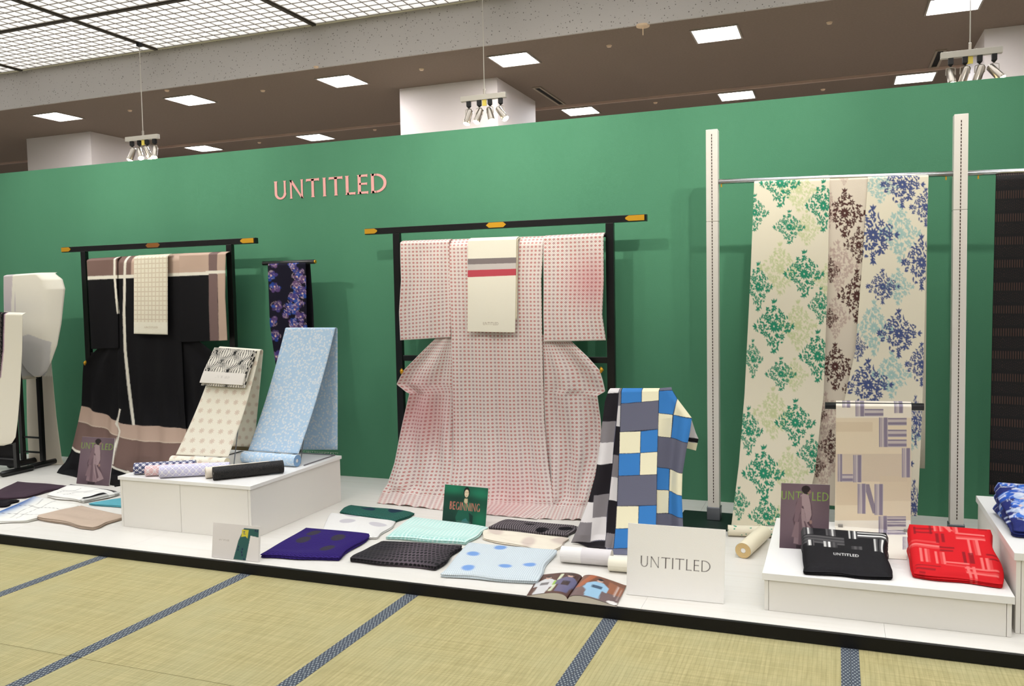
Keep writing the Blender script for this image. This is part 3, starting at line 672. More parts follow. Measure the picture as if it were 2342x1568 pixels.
def roll(name, p0, p1, r, material, label, group=None, cat='cloth roll', core=.32, end=((236, 226, 196), (214, 196, 156)), parent=None, corecol=(244, 240, 232)):
    """a rolled bolt: outer cloth, ringed end faces and a paper core"""
    p0, p1 = np.array(p0, float), np.array(p1, float); d = (p1-p0)/np.linalg.norm(p1-p0)
    o = empty(name, ((p0+p1)/2)-np.array([0, 0, r]), label, cat, group) if parent is None else parent
    a = np.cross(d, (0, 0, 1)); a /= np.linalg.norm(a); b = np.cross(d, a); n = 28; nl = 14
    L = np.linalg.norm(p1-p0); th = np.linspace(0, 2*math.pi, n+1); ax = np.linspace(0, 1, nl)
    wob_ = 1+.02*np.sin(th*2+1)
    P = np.array([[p0+d*L*s+r*w_*(math.cos(t)*a+math.sin(t)*b) for t, w_ in zip(th, wob_)] for s in ax])
    uv = np.stack(np.broadcast_arrays(th[None]*r, (ax*L)[:, None]), -1); grid_obj('rolled_cloth', P, material, o, solid=0, uvs=uv)
    for e, sg in ((p0, 1), (p1, -1)):
        vs, fs, uvs = [], [], []
        for j in range(n):
            for q in (core, .98): t = th[j]; vs.append(e+d*sg*.002*(1-q)+r*q*wob_[j]*(math.cos(t)*a+math.sin(t)*b)); uvs.append((q*r+t*.0007, t))
        for j in range(n):
            k = (j+1) % n; f = (2*j, 2*j+1, 2*k+1, 2*k); fs.append(f if sg < 0 else f[::-1])
        MB().add(vs, fs, uvs).build('ringed_end', spiral('roll_end_%d_%d_%d' % end[0], *end), o)
        MB().tube([e+d*sg*.003, e+d*sg*.03], [r*core, r*core*.98], 16).build('paper_core', mat('paper_core_%d' % corecol[0], corecol, .7), o)
    return o
def fine_leaf(b):
    v = b.vor(b.vec(b.u, b.v), 46.); k = b.noise(b.vec(b.u, b.v), 11., 2)
    return b.mix(b.lt(v, .32)*b.gt(k, .5), CRM, (92, 160, 128))
roll('cloth_roll', (-.142, -.715, .079), (.2, -.655, .079), .028, mat('green_leaf_roll', CRM, .8, fine_leaf), None, parent=gb, end=((236, 230, 206), (214, 204, 170)))
roll('cloth_roll', (-.03, -1.075, .0875), (.035, -.735, .0875), .037, mat('cream_satin', (240, 230, 204), .5), 'cream satin cloth roll with a ringed tan end before the green damask cloth', end=((222, 194, 142), (196, 164, 108)))
def brocade(b):
    w_ = .044; a = b.fr(b.u/w_)-.5; s = .11; c = b.fr(b.v/s)
    stripe = b.sm(b.ab(b.fr(b.u/.0105)-.5), .28, .16)*b.sm(b.ab(c-.28), .2, .14)
    ring = b.sm(b.ab(b.fr(b.ln(b.ab(b.fr(b.u/.088)-.5)*2., (c-.78)*1.2)*6.)-.5), .2, .05)*b.sm(b.ab(c-.75), .24, .2)*b.gt(b.sin(b.u*600.)*b.sin(b.v*500.), .0)
    return b.mix(b.mx(stripe*.8, ring*.45), (17, 15, 17), (74, 52, 42)), stripe, .0005
o = empty('cloth_bolt', (1.25, -.47, .05), 'black brocade cloth with faint brown rings hung at the end of the chrome rail', 'cloth bolt')
pxsheet('cloth', [((2278, 389), (2440, 380)), ((2270, 700), (2440, 700)), ((2262, 1130), (2440, 1150))], lambda z: -.472-.03*(1.9-z)/1.85, 60, 24, mat('black_brocade', (17, 15, 17), .6, brocade), o, disp=tw)
hang_tail(o, 1.1, 1.34, .5, mat('black_cloth', (18, 16, 18), .8))

# ================================================================== white display boxes
BOXW = mat('white_laminate', (236, 232, 224), .38, spec=.4); BTOP = mat('white_laminate_top', (242, 240, 236), .34, spec=.4)
def display_box(x0, x1, y0, y1, z, label, th=.02, split=None, ov=.008):
    o = empty('display_box', ((x0+x1)/2, (y0+y1)/2, .05), label, 'display box')
    MB().box((x0, y0, z-th), (x1, y1, z)).build('top_board', BTOP, o, bevel=.0015)
    a, b, c, d = x0+ov, x1-ov, y0+ov, y1-ov
    MB().box((a+.012, c+.012, .0505), (b-.012, d-.012, z-th-.0005)).build('core', mat('box_gap', (150, 142, 128), .7), o)
    cuts = [a+.016]+(split or [])+[b-.016]
    for p, q in zip(cuts[:-1], cuts[1:]): MB().box((p+.0012, c, .0505), (q-.0012, c+.0118, z-th-.0005)).build('front_panel', BOXW, o, bevel=.0008)
    for s, t in ((a, a+.016), (b-.016, b)): MB().box((s+.0003, c, .0505), (t-.0003, d, z-th-.0005)).build('side_panel', BOXW, o, bevel=.0008)
    MB().box((a+.0165, d-.0118, .0505), (b-.0165, d, z-th-.0005)).build('rear_panel', BOXW, o)
    return o
display_box(-3.402, -2.492, -1.535, -.655, .338, 'tall white display box carrying rolled cloth and draped cream and blue bolts', split=[-2.968])
display_box(.108, .981, -1.722, -.862, .202, 'low white display box carrying the folded black obi and red obi', th=.028)
display_box(.984, 1.9, -1.675, -.765, .35, 'white display box carrying the folded blue floral obi', th=.028)

# ================================================================== draped bolts on wire easels, on the tall display box
TOPZ = .338
WIRE = mat('grey_steel_wire', (150, 152, 156), .35, metal=.9)
def drape(name, label, T0, T1, F0, F1, Bk0, Bk1, material, rollr, ysag=.02, backmat=None, nfront=70):
    """bolt laid over a wire easel: front slope, ridge, back fall and the roll at its foot"""
    T0, T1, F0, F1, Bk0, Bk1 = [np.array(q, float) for q in (T0, T1, F0, F1, Bk0, Bk1)]
    o = empty(name, ((F0+Bk1)[0]/2, (F0+Bk1)[1]/2, TOPZ), label, 'cloth bolt')
    prof = []
    for k in range(nfront):
        t = k/(nfront-1); prof.append((F0+(T0-F0)*t, F1+(T1-F1)*t, -ysag*math.sin(math.pi*t)))
    for k in range(1, 9):
        a = math.pi*k/9; dz = .012*math.sin(a); dy = .014*(1-math.cos(a))/2*2; prof.append((T0+np.array([0, dy, dz]), T1+np.array([0, dy, dz]), 0))
    T0b, T1b = T0+np.array([0, .028, 0]), T1+np.array([0, .028, 0])
    for k in range(30):
        t = k/29; prof.append((T0b+(Bk0-T0b)*t, T1b+(Bk1-T1b)*t, 0))
    P = np.array([[a+(b-a)*s+np.array([0, -g*.5, -abs(g)]) for s in np.linspace(0, 1, 24)] for a, b, g in prof])
    grid_obj('cloth', P, material, o, solid=.0014)
    return o
def easel(x0, x1, yf, yb, yr, z0, z1, label):
    o = empty('wire_easel', ((x0+x1)/2, (yf+yb)/2, z0), label, 'display easel'); r = .004
    for x in (x0, x1):
        MB().tube([(x, yf, z0+r), (x, yb, z0+r)], r, 8).build('base_rod', WIRE, o)
        MB().tube([(x+(.02 if x == x0 else -.06), yf+.05, z0+.001), (x+(.02 if x == x0 else -.06), yr, z1-r)], .003, 8).build('upright_rod', WIRE, o)
    MB().tube([(x0+r, yb, z0+r), (x1-r, yb, z0+r)], r, 8).build('base_rod', WIRE, o)
    MB().tube([(x0+.05, yr, z1), (x1-.05, yr, z1)], r, 8).build('ridge_rod', WIRE, o)
def star_pat(b):
    s = .062; row = b.fl(b.v/s); a = (b.fr(b.u/s+row*.5)-.5)*s; c = (b.fr(b.v/s)-.5)*s
    r = b.ln(a, c); ang = b.m('ARCTAN2', c, a); st = b.sm(r-.006-.011*b.ab(b.sin(ang*4.)), .004, -.002)
    sp = b.sm(b.vor(b.vec(b.u, b.v), 120.), .3, .1)*.3
    c0 = b.mix(sp, (240, 234, 216), (222, 204, 176)); return b.mix(st*.55, c0, (202, 172, 148)), weave(b, 600.), .0004
STAR = mat('cream_star_cloth', (240, 234, 216), .75, star_pat)
def blue_pat(b):
    v = b.vor(b.vec(b.u, b.v*1.1), 62.); n = b.noise(b.vec(b.u, b.v), 60., 2)
    return b.mix(b.sm(v+n*.3, .72, .42), (184, 211, 234), (220, 228, 237)), weave(b, 600.), .0004
BLUE = mat('light_blue_blossom_cloth', (170, 206, 232), .75, blue_pat)
Tc0, Tc1 = aty(500, 797, -.95), aty(595, 804, -.95)
cr = drape('cloth_bolt', 'cream star-patterned cloth bolt draped over a wire easel on the tall white box', Tc0, Tc1, (-3.31, -1.18, .398), (-2.945, -1.155, .398), aty(500, 1023, -.74), aty(581, 1023, -.74), STAR, .03)
roll('cloth_roll', (-3.315, -1.205, TOPZ+.0305), (-2.935, -1.18, TOPZ+.0305), .03, STAR, None, parent=cr)
zb = aty(581, 1023, -.74)[2]
MB().box((aty(500, 1023, -.74)[0], -.744, zb-.022), (aty(581, 1023, -.74)[0], -.738, zb)).build('selvedge_band', mat('dark_selvedge', (96, 84, 56), .7), cr)
easel(-3.2, -2.9, -1.14, -.72, -.935, TOPZ, Tc0[2]-.012, 'thin wire easel under the cream star-patterned cloth on the tall box')
Tb0, Tb1 = aty(652, 754, -.74), aty(766, 754, -.74)
bl = drape('cloth_bolt', 'light blue blossom-patterned cloth bolt draped over a wire easel on the tall white box', Tb0, Tb1, (-2.935, -.985, .408), (-2.565, -1.0, .408), aty(665, 1028, -.675), aty(772, 1028, -.675), BLUE, .035)
roll('cloth_roll', (-2.945, -1.012, TOPZ+.0355), (-2.553, -1.03, TOPZ+.0355), .035, BLUE, None, parent=bl, end=((150, 186, 220), (96, 134, 180)), corecol=(226, 226, 228))
P0, P1 = aty(665, 1028, -.675), aty(772, 1028, -.675); m = MB()
rnd = random.Random(3)
for k in range(40):
    x = P0[0]+(P1[0]-P0[0])*k/39; m.tube([(x, -.675, P0[2]), (x+rnd.uniform(-.006, .006), -.68, P0[2]-rnd.uniform(.004, .012))], .0008, 4, caps=False)
f = m.build('fringe', mat('white_fringe', (226, 224, 218), .8), bl); f['kind'] = 'stuff'
easel(-2.8, -2.53, -1.0, -.67, -.726, TOPZ, Tb0[2]-.012, 'thin wire easel under the light blue cloth on the tall box')

# folded cloth of layered folds: quad footprint, front and back height, rounded layered rim
def folded(name, C4, z0, hf, hb, material, label, cat, group=None, layers=2, wav=.0055, nu=26, nv=26, canvas=None, seed=0, parent=None, pname=None, rim=.006):
    FL, FR, BRr, BLl = [np.array(c[:2], float) for c in C4]; rs = np.random.RandomState(seed)
    u = np.linspace(0, 1, nu); v = np.linspace(0, 1, nv); U, V = np.meshgrid(u, v)
    XY = (1-V)[..., None]*((1-U)[..., None]*FL+U[..., None]*FR)+V[..., None]*((1-U)[..., None]*BLl+U[..., None]*BRr)
    ed = np.minimum(np.minimum(U, 1-U), np.minimum(V, 1-V)); h = hf+(hb-hf)*V
    ph = rs.uniform(0, 6.28, 4); k = rs.uniform(3, 7, 4)
    nz = wav*(np.sin(k[0]*U+k[1]*V+ph[0])+.6*np.sin(k[2]*2*V-k[3]*U+ph[1]))
    Z = z0+h+nz*np.clip(ed*6, .25, 1)-.35*np.minimum(h, .02)*np.clip(1-ed*14, 0, 1)**2
    edge_w = np.sin(U*9+ph[2])*np.clip(1-V*8, 0, 1)*.006+np.sin(V*8+ph[3])*np.clip(1-(1-U)*8, 0, 1)*.007
    XY = XY+edge_w[..., None]
    top = np.concatenate([XY, Z[..., None]], -1)
    W_, D_ = np.linalg.norm(FR-FL), np.linalg.norm(BLl-FL); uv = np.stack([U*W_, V*D_], -1)
    per = [(0, i) for i in range(nu-1)]+[(j, nu-1) for j in range(nv-1)]+[(nv-1, i) for i in range(nu-1, 0, -1)]+[(j, 0) for j in range(nv-1, 0, -1)]
    pp = np.array([top[j, i] for j, i in per]); pu = np.array([uv[j, i] for j, i in per]); cen = pp[:, :2].mean(0)
    tn = np.roll(pp[:, :2], -1, 0)-np.roll(pp[:, :2], 1, 0); nn = np.stack([tn[:, 1], -tn[:, 0]], -1); nn /= np.linalg.norm(nn, axis=1)[:, None]+1e-9
    K = 4*layers; co = [top.reshape(-1, 3)]; uvs = [uv.reshape(-1, 2)]; cuv = [np.stack([U, V], -1).reshape(-1, 2)]; pc = np.array([(U[j, i], V[j, i]) for j, i in per])
    faces = [tuple(f) for f in gridfaces(nv, nu)[:, ::-1]]; idx = [j*nu+i for j, i in per]; n = len(per); base = nu*nv
    for q in range(1, K+1):
        t = q/K; bulge = rim*abs(math.sin(math.pi*t*layers))+(rim*.5*math.sin(3*t)); zz = pp[:, 2]+(z0+.0006-pp[:, 2])*t
        xy = pp[:, :2]+nn*bulge*(1+.3*np.sin(np.arange(n)*(22./n)+layers*t*4))[:, None]
        co.append(np.concatenate([xy, zz[:, None]], 1)); uvs.append(pu+nn*(t*hf)); cuv.append(np.clip(pc, 0, 1))
        cur = [base+(q-1)*n+a for a in range(n)]
        for a in range(n):
            c2 = (a+1) % n; faces.append((idx[a], cur[a], cur[c2], idx[c2]))
        idx = cur
    faces.append(tuple(idx[::-1])); co = np.concatenate(co); uvs = np.concatenate(uvs); cuv = np.concatenate(cuv)
    faces = [f[::-1] for f in faces]
    col = None if canvas is None else canvas.at(cuv[:, 0]*100, (1-cuv[:, 1])*100)
    o = mesh_obj(pname or name, co, faces, material, parent, uv=uvs, col=col, smooth=True)
    if label: tag(o, label, cat, group)
    return o

# rolled bolts in a row on the tall box
def lattice(c0, c1, c2, s=.036):
    def pat(b):
        a = (b.u+b.v)/s; c = (b.u-b.v)/s; g = b.mn(b.ab(b.fr(a)-.5), b.ab(b.fr(c)-.5)); p = b.mod(b.fl(a)+b.fl(c), 2.)
        q = b.mx(b.ab(b.fr(a)-.5), b.ab(b.fr(c)-.5))
        k = b.mix(b.sm(g, .1, .05)*b.sm(q, .47, .38), b.mix(p, c0, c2), (240, 238, 240)); return b.mix(b.sm(q, .40, .46), k, c1), weave(b, 600.), .0004
    return pat
def bolt(lx, ly, dx, dy, L, r, material, label, end=((236, 226, 210), (210, 196, 176)), z=None):
    z = TOPZ+r+.0012 if z is None else z; l = math.hypot(dx, dy); dx, dy = dx/l*L, dy/l*L
    return roll('cloth_roll', (lx, ly, z), (lx+dx, ly+dy, z), r, material, label, 'cloth rolls lying on the tall white box', end=end)
bolt(-3.335, -1.475, .83, .5, .33, .033, mat('navy_lattice_cloth', (40, 50, 100), .7, lattice((98, 104, 134), (32, 42, 92), (150, 150, 168))), 'navy and white lattice patterned cloth roll on the tall white box', ((40, 50, 96), (200, 200, 210)))
bolt(-3.235, -1.495, .83, .5, .34, .030, mat('pink_lattice_cloth', (226, 190, 192), .7, lattice((222, 178, 180), (232, 200, 200), (228, 190, 190))), 'pink and white lattice patterned cloth roll on the tall white box', ((226, 190, 190), (240, 220, 216)))
bolt(-3.12, -1.508, .83, .5, .37, .035, mat('lilac_lattice_cloth', (200, 196, 224), .7, lattice((196, 190, 220), (214, 212, 232), (204, 200, 226))), 'lilac and white lattice patterned cloth roll on the tall white box', ((196, 192, 220), (226, 224, 238)))
bolt(-2.86, -1.446, .68, .73, .34, .031, mat('ivory_cloth', (236, 224, 206), .7), 'plain ivory cloth roll beside the black roll on the tall white box')
def blackrose(b):
    v = b.vor(b.vec(b.u, b.v), 34.); return b.mix(b.sm(b.ab(b.fr(v*4.)-.5), .3, .1)*.8, (17, 16, 17), (40, 36, 32)), weave(b, 600.), .0004
bolt(-2.787, -1.472, .68, .73, .375, .036, mat('black_rose_cloth', (17, 16, 17), .55, blackrose), 'black cloth roll with faint rosettes on the tall white box', ((18, 17, 18), (44, 40, 38)))

# black and white obi lying folded over the cream slope
co = Canvas(0, 0, 100, 100, (240, 234, 222), 3)
for k in range(25):
    x = k*4.2-1; pts = [(x+4.6*math.sin(2*math.pi*t/52)*math.cos(2*math.pi*x/46), t) for t in range(0, 70, 2)]
    for p, q in zip(pts[:-1], pts[1:]): co.line([p, q], 1.3+.8*math.sin(2*math.pi*p[1]/52+x/8)**2, (22, 22, 24))
co.rect(0, 68, 100, 100, (238, 232, 224)).text('UNTITLED', 32, 84, 34, 6, (196, 188, 178), .1)
def slope_pt(s, t, lift):  # across, down the slope from the ridge
    a = Tc0+(np.array([-3.31, -1.18, .398])-Tc0)*t; b = Tc1+(np.array([-2.945, -1.155, .398])-Tc1)*t; n = np.array([0, -.93, .36]); return a+(b-a)*s+n*lift
oo = empty('obi', slope_pt(.4, .3, 0), 'black and white wave-striped obi folded on the draped cream cloth', 'obi')
for k, (t1, s0, s1, nm) in enumerate([(.355, -.02, .93, 'under_fold'), (.335, -.045, .9, 'upper_fold')]):
    P = []
    for j in range(100):
        t = t1*(1-j/99); sag = .02*math.sin(math.pi*t/.9); P.append([slope_pt(s0+(s1-s0)*i/69, t, .006+.012*k-sag*.0+.004*math.sin(j*.05)) for i in range(70)])
    u, v = np.meshgrid(np.linspace(0, 100, 70), np.linspace(100, 0, 100))
    c_ = co.at(u, v) if k else co.at(u, v*.6)
    grid_obj(nm, np.array(P), printed('printed_obi', .6), oo, c_, solid=.010)
ew = MB(); 
for s in (-.045,):
    pass

# ================================================================== navy floral cloth on a black pole stand
ns = empty('obi_stand', (-3.13, -.2, .05), 'black single-pole stand with a round crossbar carrying the navy floral cloth', 'stand')
MB().box((-3.16, -.215, .09), (-3.12, -.185, 1.55)).build('post', LACQ, ns)
MB().tube([aty(602, 602, -.2), aty(720, 598, -.2)], .015, 14).build('crossbar', LACQ, ns, smooth=True)
MB().tube([aty(719.5, 598, -.2)+np.array([.0, 0, 0]), aty(722, 598, -.2)], .012, 12).build('brass_cap', GOLD, ns)
MB().box((-3.2, -.36, .0505), (-3.08, -.04, .0895)).build('foot', LACQ, ns)
cn = Canvas(590, 580, 730, 900, (20, 18, 34), 2); rnd = random.Random(8)
def blossom(cv, x, y, r, cols, line, k=6):
    for i in range(k):
        a = 6.283*i/k+rnd.uniform(-.35, .35); rr = r*rnd.uniform(.75, 1.25); px_, py_ = x+rr*.5*math.cos(a), y+rr*.5*math.sin(a)
        cv.ell(px_, py_, rr*.5, rr*rnd.uniform(.26, .42), rnd.choice(cols), .85, rot=a)
    for i in range(k*2):
        a = rnd.uniform(0, 6.283); q = rnd.uniform(.5, 1.05)*r; da = rnd.uniform(.35, .8)
        cv.line([(x+q*math.cos(a+da*t), y+q*math.sin(a+da*t)*.9) for t in (0, .33, .66, 1)], rnd.uniform(.7, 1.3), line, .75)
    cv.line([(x, y), (x+r*.6*math.cos(a), y+r*.6*math.sin(a))], 1.2, line, .8)
    cv.ell(x, y, r*.16, r*.16, (222, 186, 168))
PUR, BLU, LNE = [(92, 68, 118), (72, 56, 102), (112, 84, 124)], [(36, 62, 140), (48, 80, 160), (70, 60, 122)], (178, 154, 160)
for x, y in [(620, 630), (628, 655), (632, 700), (622, 735), (630, 768), (632, 815), (628, 850), (640, 880), (625, 600)]: blossom(cn, x, y, 13, PUR+BLU, LNE)
for k in range(34): blossom(cn, 678+rnd.gauss(2, 13), 598+k*8+rnd.uniform(-3, 3), rnd.uniform(9, 14), PUR+BLU+BLU, (196, 170, 180))
nc = empty('cloth_bolt', (-3.2, -.24, .6), 'navy cloth with purple and blue flowers hung over the black pole crossbar', 'cloth bolt')
pxsheet('cloth', [((612, 598), (699, 594)), ((617, 740), (702, 740)), ((640, 900), (712, 900)), ((655, 1010), (720, 1010))], lambda z: -.222-.05*(1.57-z), 240, 60, PC, nc, canvas=cn, disp=lambda u, v: -.035*np.clip(1-v/.025, 0, 1)**2)
pxsheet('back_fall', [((690, 597), (709, 597)), ((694, 700), (716, 700)), ((700, 780), (719, 780)), ((705, 900), (722, 900))], lambda z: -.178+0*z, 30, 6, mat('navy_lining', (16, 15, 22), .8), nc)

# ================================================================== folded cloth laid out on the platform
def zig(b, s=.012): return b.ab(b.fr(b.v/s+b.ab(b.fr(b.u/(s*2.2))-.5)*1.2)-.5)
def spots(b, pts, rx, ry, soft=.12):
    r = None
    for x, y in pts:
        d = b.ln((b.u-x)/rx, (b.v-y)/ry); f = b.sm(d, 1.+soft, 1.-soft); r = f if r is None else b.mx(r, f)
    return r
def spotted(name, base, dot, pts, rx=.035, ry=.045, line=None, kind='zig', soft=.12, alt=None):
    def pat(b):
        if kind == 'zig': t = b.sm(zig(b), .1, .4)
        elif kind == 'check': t = b.mn(b.sm(b.ab(b.fr(b.u/.0085)-.5), .38, .3), b.sm(b.ab(b.fr(b.v/.0085)-.5), .38, .3))
        elif kind == 'stripe': t = b.sm(b.ab(b.fr((b.u+b.v*.1)/.013)-.5), .15, .3)
        else: t = b.noise(b.vec(b.u*30., b.v*30.), 1., 2)
        c = b.mix(t, line or base, base); return b.mix(spots(b, pts, rx, ry, soft), c, dot), t, .0008
    return mat(name, base, .85, pat, spec=.1)
def fz(C, th): return [atz(x, y, .05+t_) for (x, y), t_ in zip(C, (th*.3, th*.3, th, th))]
G8 = 'folded cloth lengths between the tall box and the sign'; GL = 'folded cloth lengths beside the tall box'
folded('folded_cloth', fz([(600, 1271), (768, 1279), (846, 1217), (700, 1203)], .03), .0505, .03, .03, spotted('violet_spotted_cloth', (54, 38, 112), (56, 52, 62), [(.1, .36), (.1, .24), (.27, .3), (.29, .12)], .035, .05, (38, 24, 84)), 'deep violet folded cloth with charcoal spots', 'cloth', G8, 2, seed=1)
folded('folded_cloth', fz([(735, 1226), (860, 1230), (905, 1188), (758, 1170)], .022), .0505, .022, .022, spotted('white_spotted_cloth', (232, 230, 226), (196, 192, 196), [(.1, .44), (.1, .28), (.25, .27)], .04, .05, (220, 218, 214)), 'white folded cloth with pale grey spots', 'cloth', G8, 2, seed=2)
folded('folded_cloth', fz([(778, 1172), (902, 1193), (949, 1169), (798, 1152)], .022), .0505, .022, .022, spotted('bottle_green_cloth', (40, 84, 74), (34, 52, 68), [(.15, .1), (.32, .12), (.16, .26)], .045, .03, (50, 96, 86)), 'bottle green folded cloth with navy spots before the tall box side', 'cloth', G8, 2, seed=3)
def mint(b):
    t = b.sm(b.ab(b.fr(b.u/.019)-.5), .2, .38); d = b.ln(b.fr(b.u/.024)-.5, b.fr(b.v/.024)-.5); k = b.mix(t*.6, (186, 222, 214), (222, 236, 230)); return b.mix(b.sm(d, .4, .25)*b.sm(b.v, .14, .02), k, (160, 208, 200)), t, .0006
folded('folded_cloth', fz([(886, 1230), (1066, 1242), (1114, 1202), (944, 1178)], .026), .0505, .026, .026, mat('mint_checked_cloth', (200, 228, 220), .85, mint), 'pale mint folded cloth with frayed checks before the green BEGINNING card', 'cloth', G8, 3, seed=4)
def blkdot(b):
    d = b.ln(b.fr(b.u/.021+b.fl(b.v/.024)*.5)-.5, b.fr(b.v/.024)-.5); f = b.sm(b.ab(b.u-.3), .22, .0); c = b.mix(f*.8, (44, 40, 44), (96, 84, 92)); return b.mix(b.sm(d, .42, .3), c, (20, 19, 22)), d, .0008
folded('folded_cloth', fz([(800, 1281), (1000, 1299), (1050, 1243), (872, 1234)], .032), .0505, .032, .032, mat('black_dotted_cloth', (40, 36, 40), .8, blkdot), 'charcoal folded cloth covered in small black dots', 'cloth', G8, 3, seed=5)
folded('folded_cloth', fz([(1015, 1315), (1221, 1332), (1267, 1255), (1074, 1236)], .028), .0505, .028, .028, spotted('pale_blue_spotted_cloth', (222, 230, 234), (122, 160, 216), [(.1, .06), (.26, .13), (.36, .2), (.07, .27), (.17, .42)], .03, .035, (190, 202, 208), 'check', .3), 'pale blue checked folded cloth with round blue spots', 'cloth', G8, 2, seed=6, nu=34)
folded('folded_cloth', fz([(1108, 1232), (1262, 1262), (1299, 1226), (1108, 1208)], .022), .0505, .022, .022, spotted('oatmeal_spotted_cloth', (232, 222, 204), (206, 190, 178), [(.06, .12), (.26, .03), (.4, .1)], .04, .04, (226, 216, 198), 'n', .4), 'oatmeal folded cloth with faint tan spots', 'cloth', G8, 2, seed=7)
folded('folded_cloth', fz([(1122, 1206), (1296, 1226), (1322, 1199), (1152, 1186)], .022), .0505, .022, .022, spotted('charcoal_striped_cloth', (66, 60, 64), (24, 22, 26), [(.2, .07), (.3, .02), (.4, .07), (.14, .2)], .035, .025, (120, 112, 114), 'stripe'), 'charcoal pinstriped folded cloth with black spots', 'cloth', G8, 2, seed=8)
# beside the tall box
folded('folded_cloth', fz([(84, 1184), (212, 1209), (282, 1176), (186, 1152)], .026), .0505, .03, .024, spotted('beige_cloth', (192, 172, 154), (192, 172, 154), [(9, 9)], .01, .01, (186, 166, 148), 'n'), 'plain beige folded cloth near the platform edge', 'cloth', GL, 3, seed=9)
folded('folded_cloth', [(-3.98, -1.2), (-3.44, -1.2), (-3.44, -.92), (-3.78, -.9)], .0505, .022, .022, plain_cloth('teal_cloth', (98, 172, 186)), 'teal folded cloth tucked against the tall white box', 'cloth', GL, 2, seed=10)
def marks(base, lines, col, extra=None):
    c = Canvas(0, 0, 100, 100, base, 2)
    if extra: extra(c)
    for p in lines: c.line(p, 1., col, .9)
    return c
c1 = marks((232, 230, 222), [[(30, 8), (44, 30), (40, 60), (52, 92)], [(58, 4), (66, 40), (58, 72), (70, 96)], [(0, 42), (30, 36), (60, 46), (100, 36)], [(10, 76), (50, 70), (100, 78)]], (60, 56, 62), lambda c: c.soft(2, 60, 26, 70, (44, 104, 168), 1.).soft(0, 30, 14, 50, (30, 80, 150), .9))
folded('folded_cloth', fz([(-50, 1196), (68, 1191), (176, 1153), (78, 1133)], .026), .0505, .026, .03, printed('printed_tie_dye', .8), 'white folded cloth with a blue dyed edge and fine dark lines', 'cloth', GL, 2, canvas=c1, seed=11, nu=60, nv=60)
c2 = marks((234, 232, 226), [[(10, 60), (30, 48), (50, 56), (70, 40)], [(40, 96), (46, 70), (60, 44), (80, 6)], [(64, 60), (80, 40), (98, 28)], [(20, 92), (26, 60), (40, 30)]], (58, 54, 58), lambda c: c.rect(0, 0, 100, 14, (60, 56, 56)).rect(92, 40, 100, 100, (20, 18, 20)))
folded('folded_cloth', fz([(110, 1134), (196, 1146), (273, 1122), (160, 1106)], .032), .0505, .032, .034, printed('printed_line_cloth', .8), 'white folded cloth with thin black lines and a black underside beside the purple poster', 'cloth', GL, 2, canvas=c2, seed=12, nu=60, nv=60, rim=.01)
folded('folded_cloth', fz([(-40, 1143), (56, 1137), (148, 1108), (40, 1098)], .024), .0505, .024, .024, plain_cloth('aubergine_cloth', (72, 56, 66)), 'dark aubergine folded cloth beneath the cream draped stands', 'cloth', GL, 2, seed=13)
folded('folded_cloth', fz([(-70, 1162), (8, 1158), (38, 1141), (-30, 1142)], .02), .0505, .018, .02, plain_cloth('black_folded', (24, 22, 26)), 'black folded cloth at the corner of the blue dyed cloth', 'cloth', GL, 2, seed=14)

# ================================================================== printed boards on the platform and boxes
def board(name, BL, BR_, TL, canvas, nx, ny, label, cat='sign', th=.004, material=None, foot=True, group=None):
    """stiff printed board on its lower edge, leaning by TL, with a folding strut behind"""
    BL, BR_, TL = [np.array(q, float) for q in (BL, BR_, TL)]; ex, ey = BR_-BL, TL-BL; n = np.cross(ex, ey); n /= np.linalg.norm(n)
    o = empty(name, (BL+BR_)/2, label, cat, group)
    s, t = np.meshgrid(np.linspace(0, 1, nx), np.linspace(0, 1, ny)); P = BL+s[..., None]*ex+t[..., None]*ey+n*.0004
    col = canvas.at(s*canvas.W, (1-t)*canvas.H)
    grid_obj('printed_face', P, material or printed('printed_board', .45, .35), o, col, solid=0)
    m = MB(); q = [BL, BR_, BR_+ey, TL]; vs = q+[k-n*th for k in q]
    m.add(vs, [(0, 1, 2, 3), (7, 6, 5, 4), (0, 4, 5, 1), (1, 5, 6, 2), (2, 6, 7, 3), (3, 7, 4, 0)]); m.build('backing', mat('white_card', (238, 234, 228), .5), o)
    if foot:
        a = BL+ex*.5+ey*.7-n*(th+.001); z0 = BL[2]; d = -n*np.array([1, 1, 0]); d /= np.linalg.norm(d); b = np.array([a[0], a[1], z0+.001])+d*np.linalg.norm(ey)*.22
        MB().obox(a, b+np.array([0, 0, .002]), .002, .03, up=ex).build('strut', mat('white_card', (238, 234, 228), .5), o)
    return o
def cvs(W, H, base, res): c = Canvas(0, 0, W, H, base, res); c.W, c.H = W, H; return c
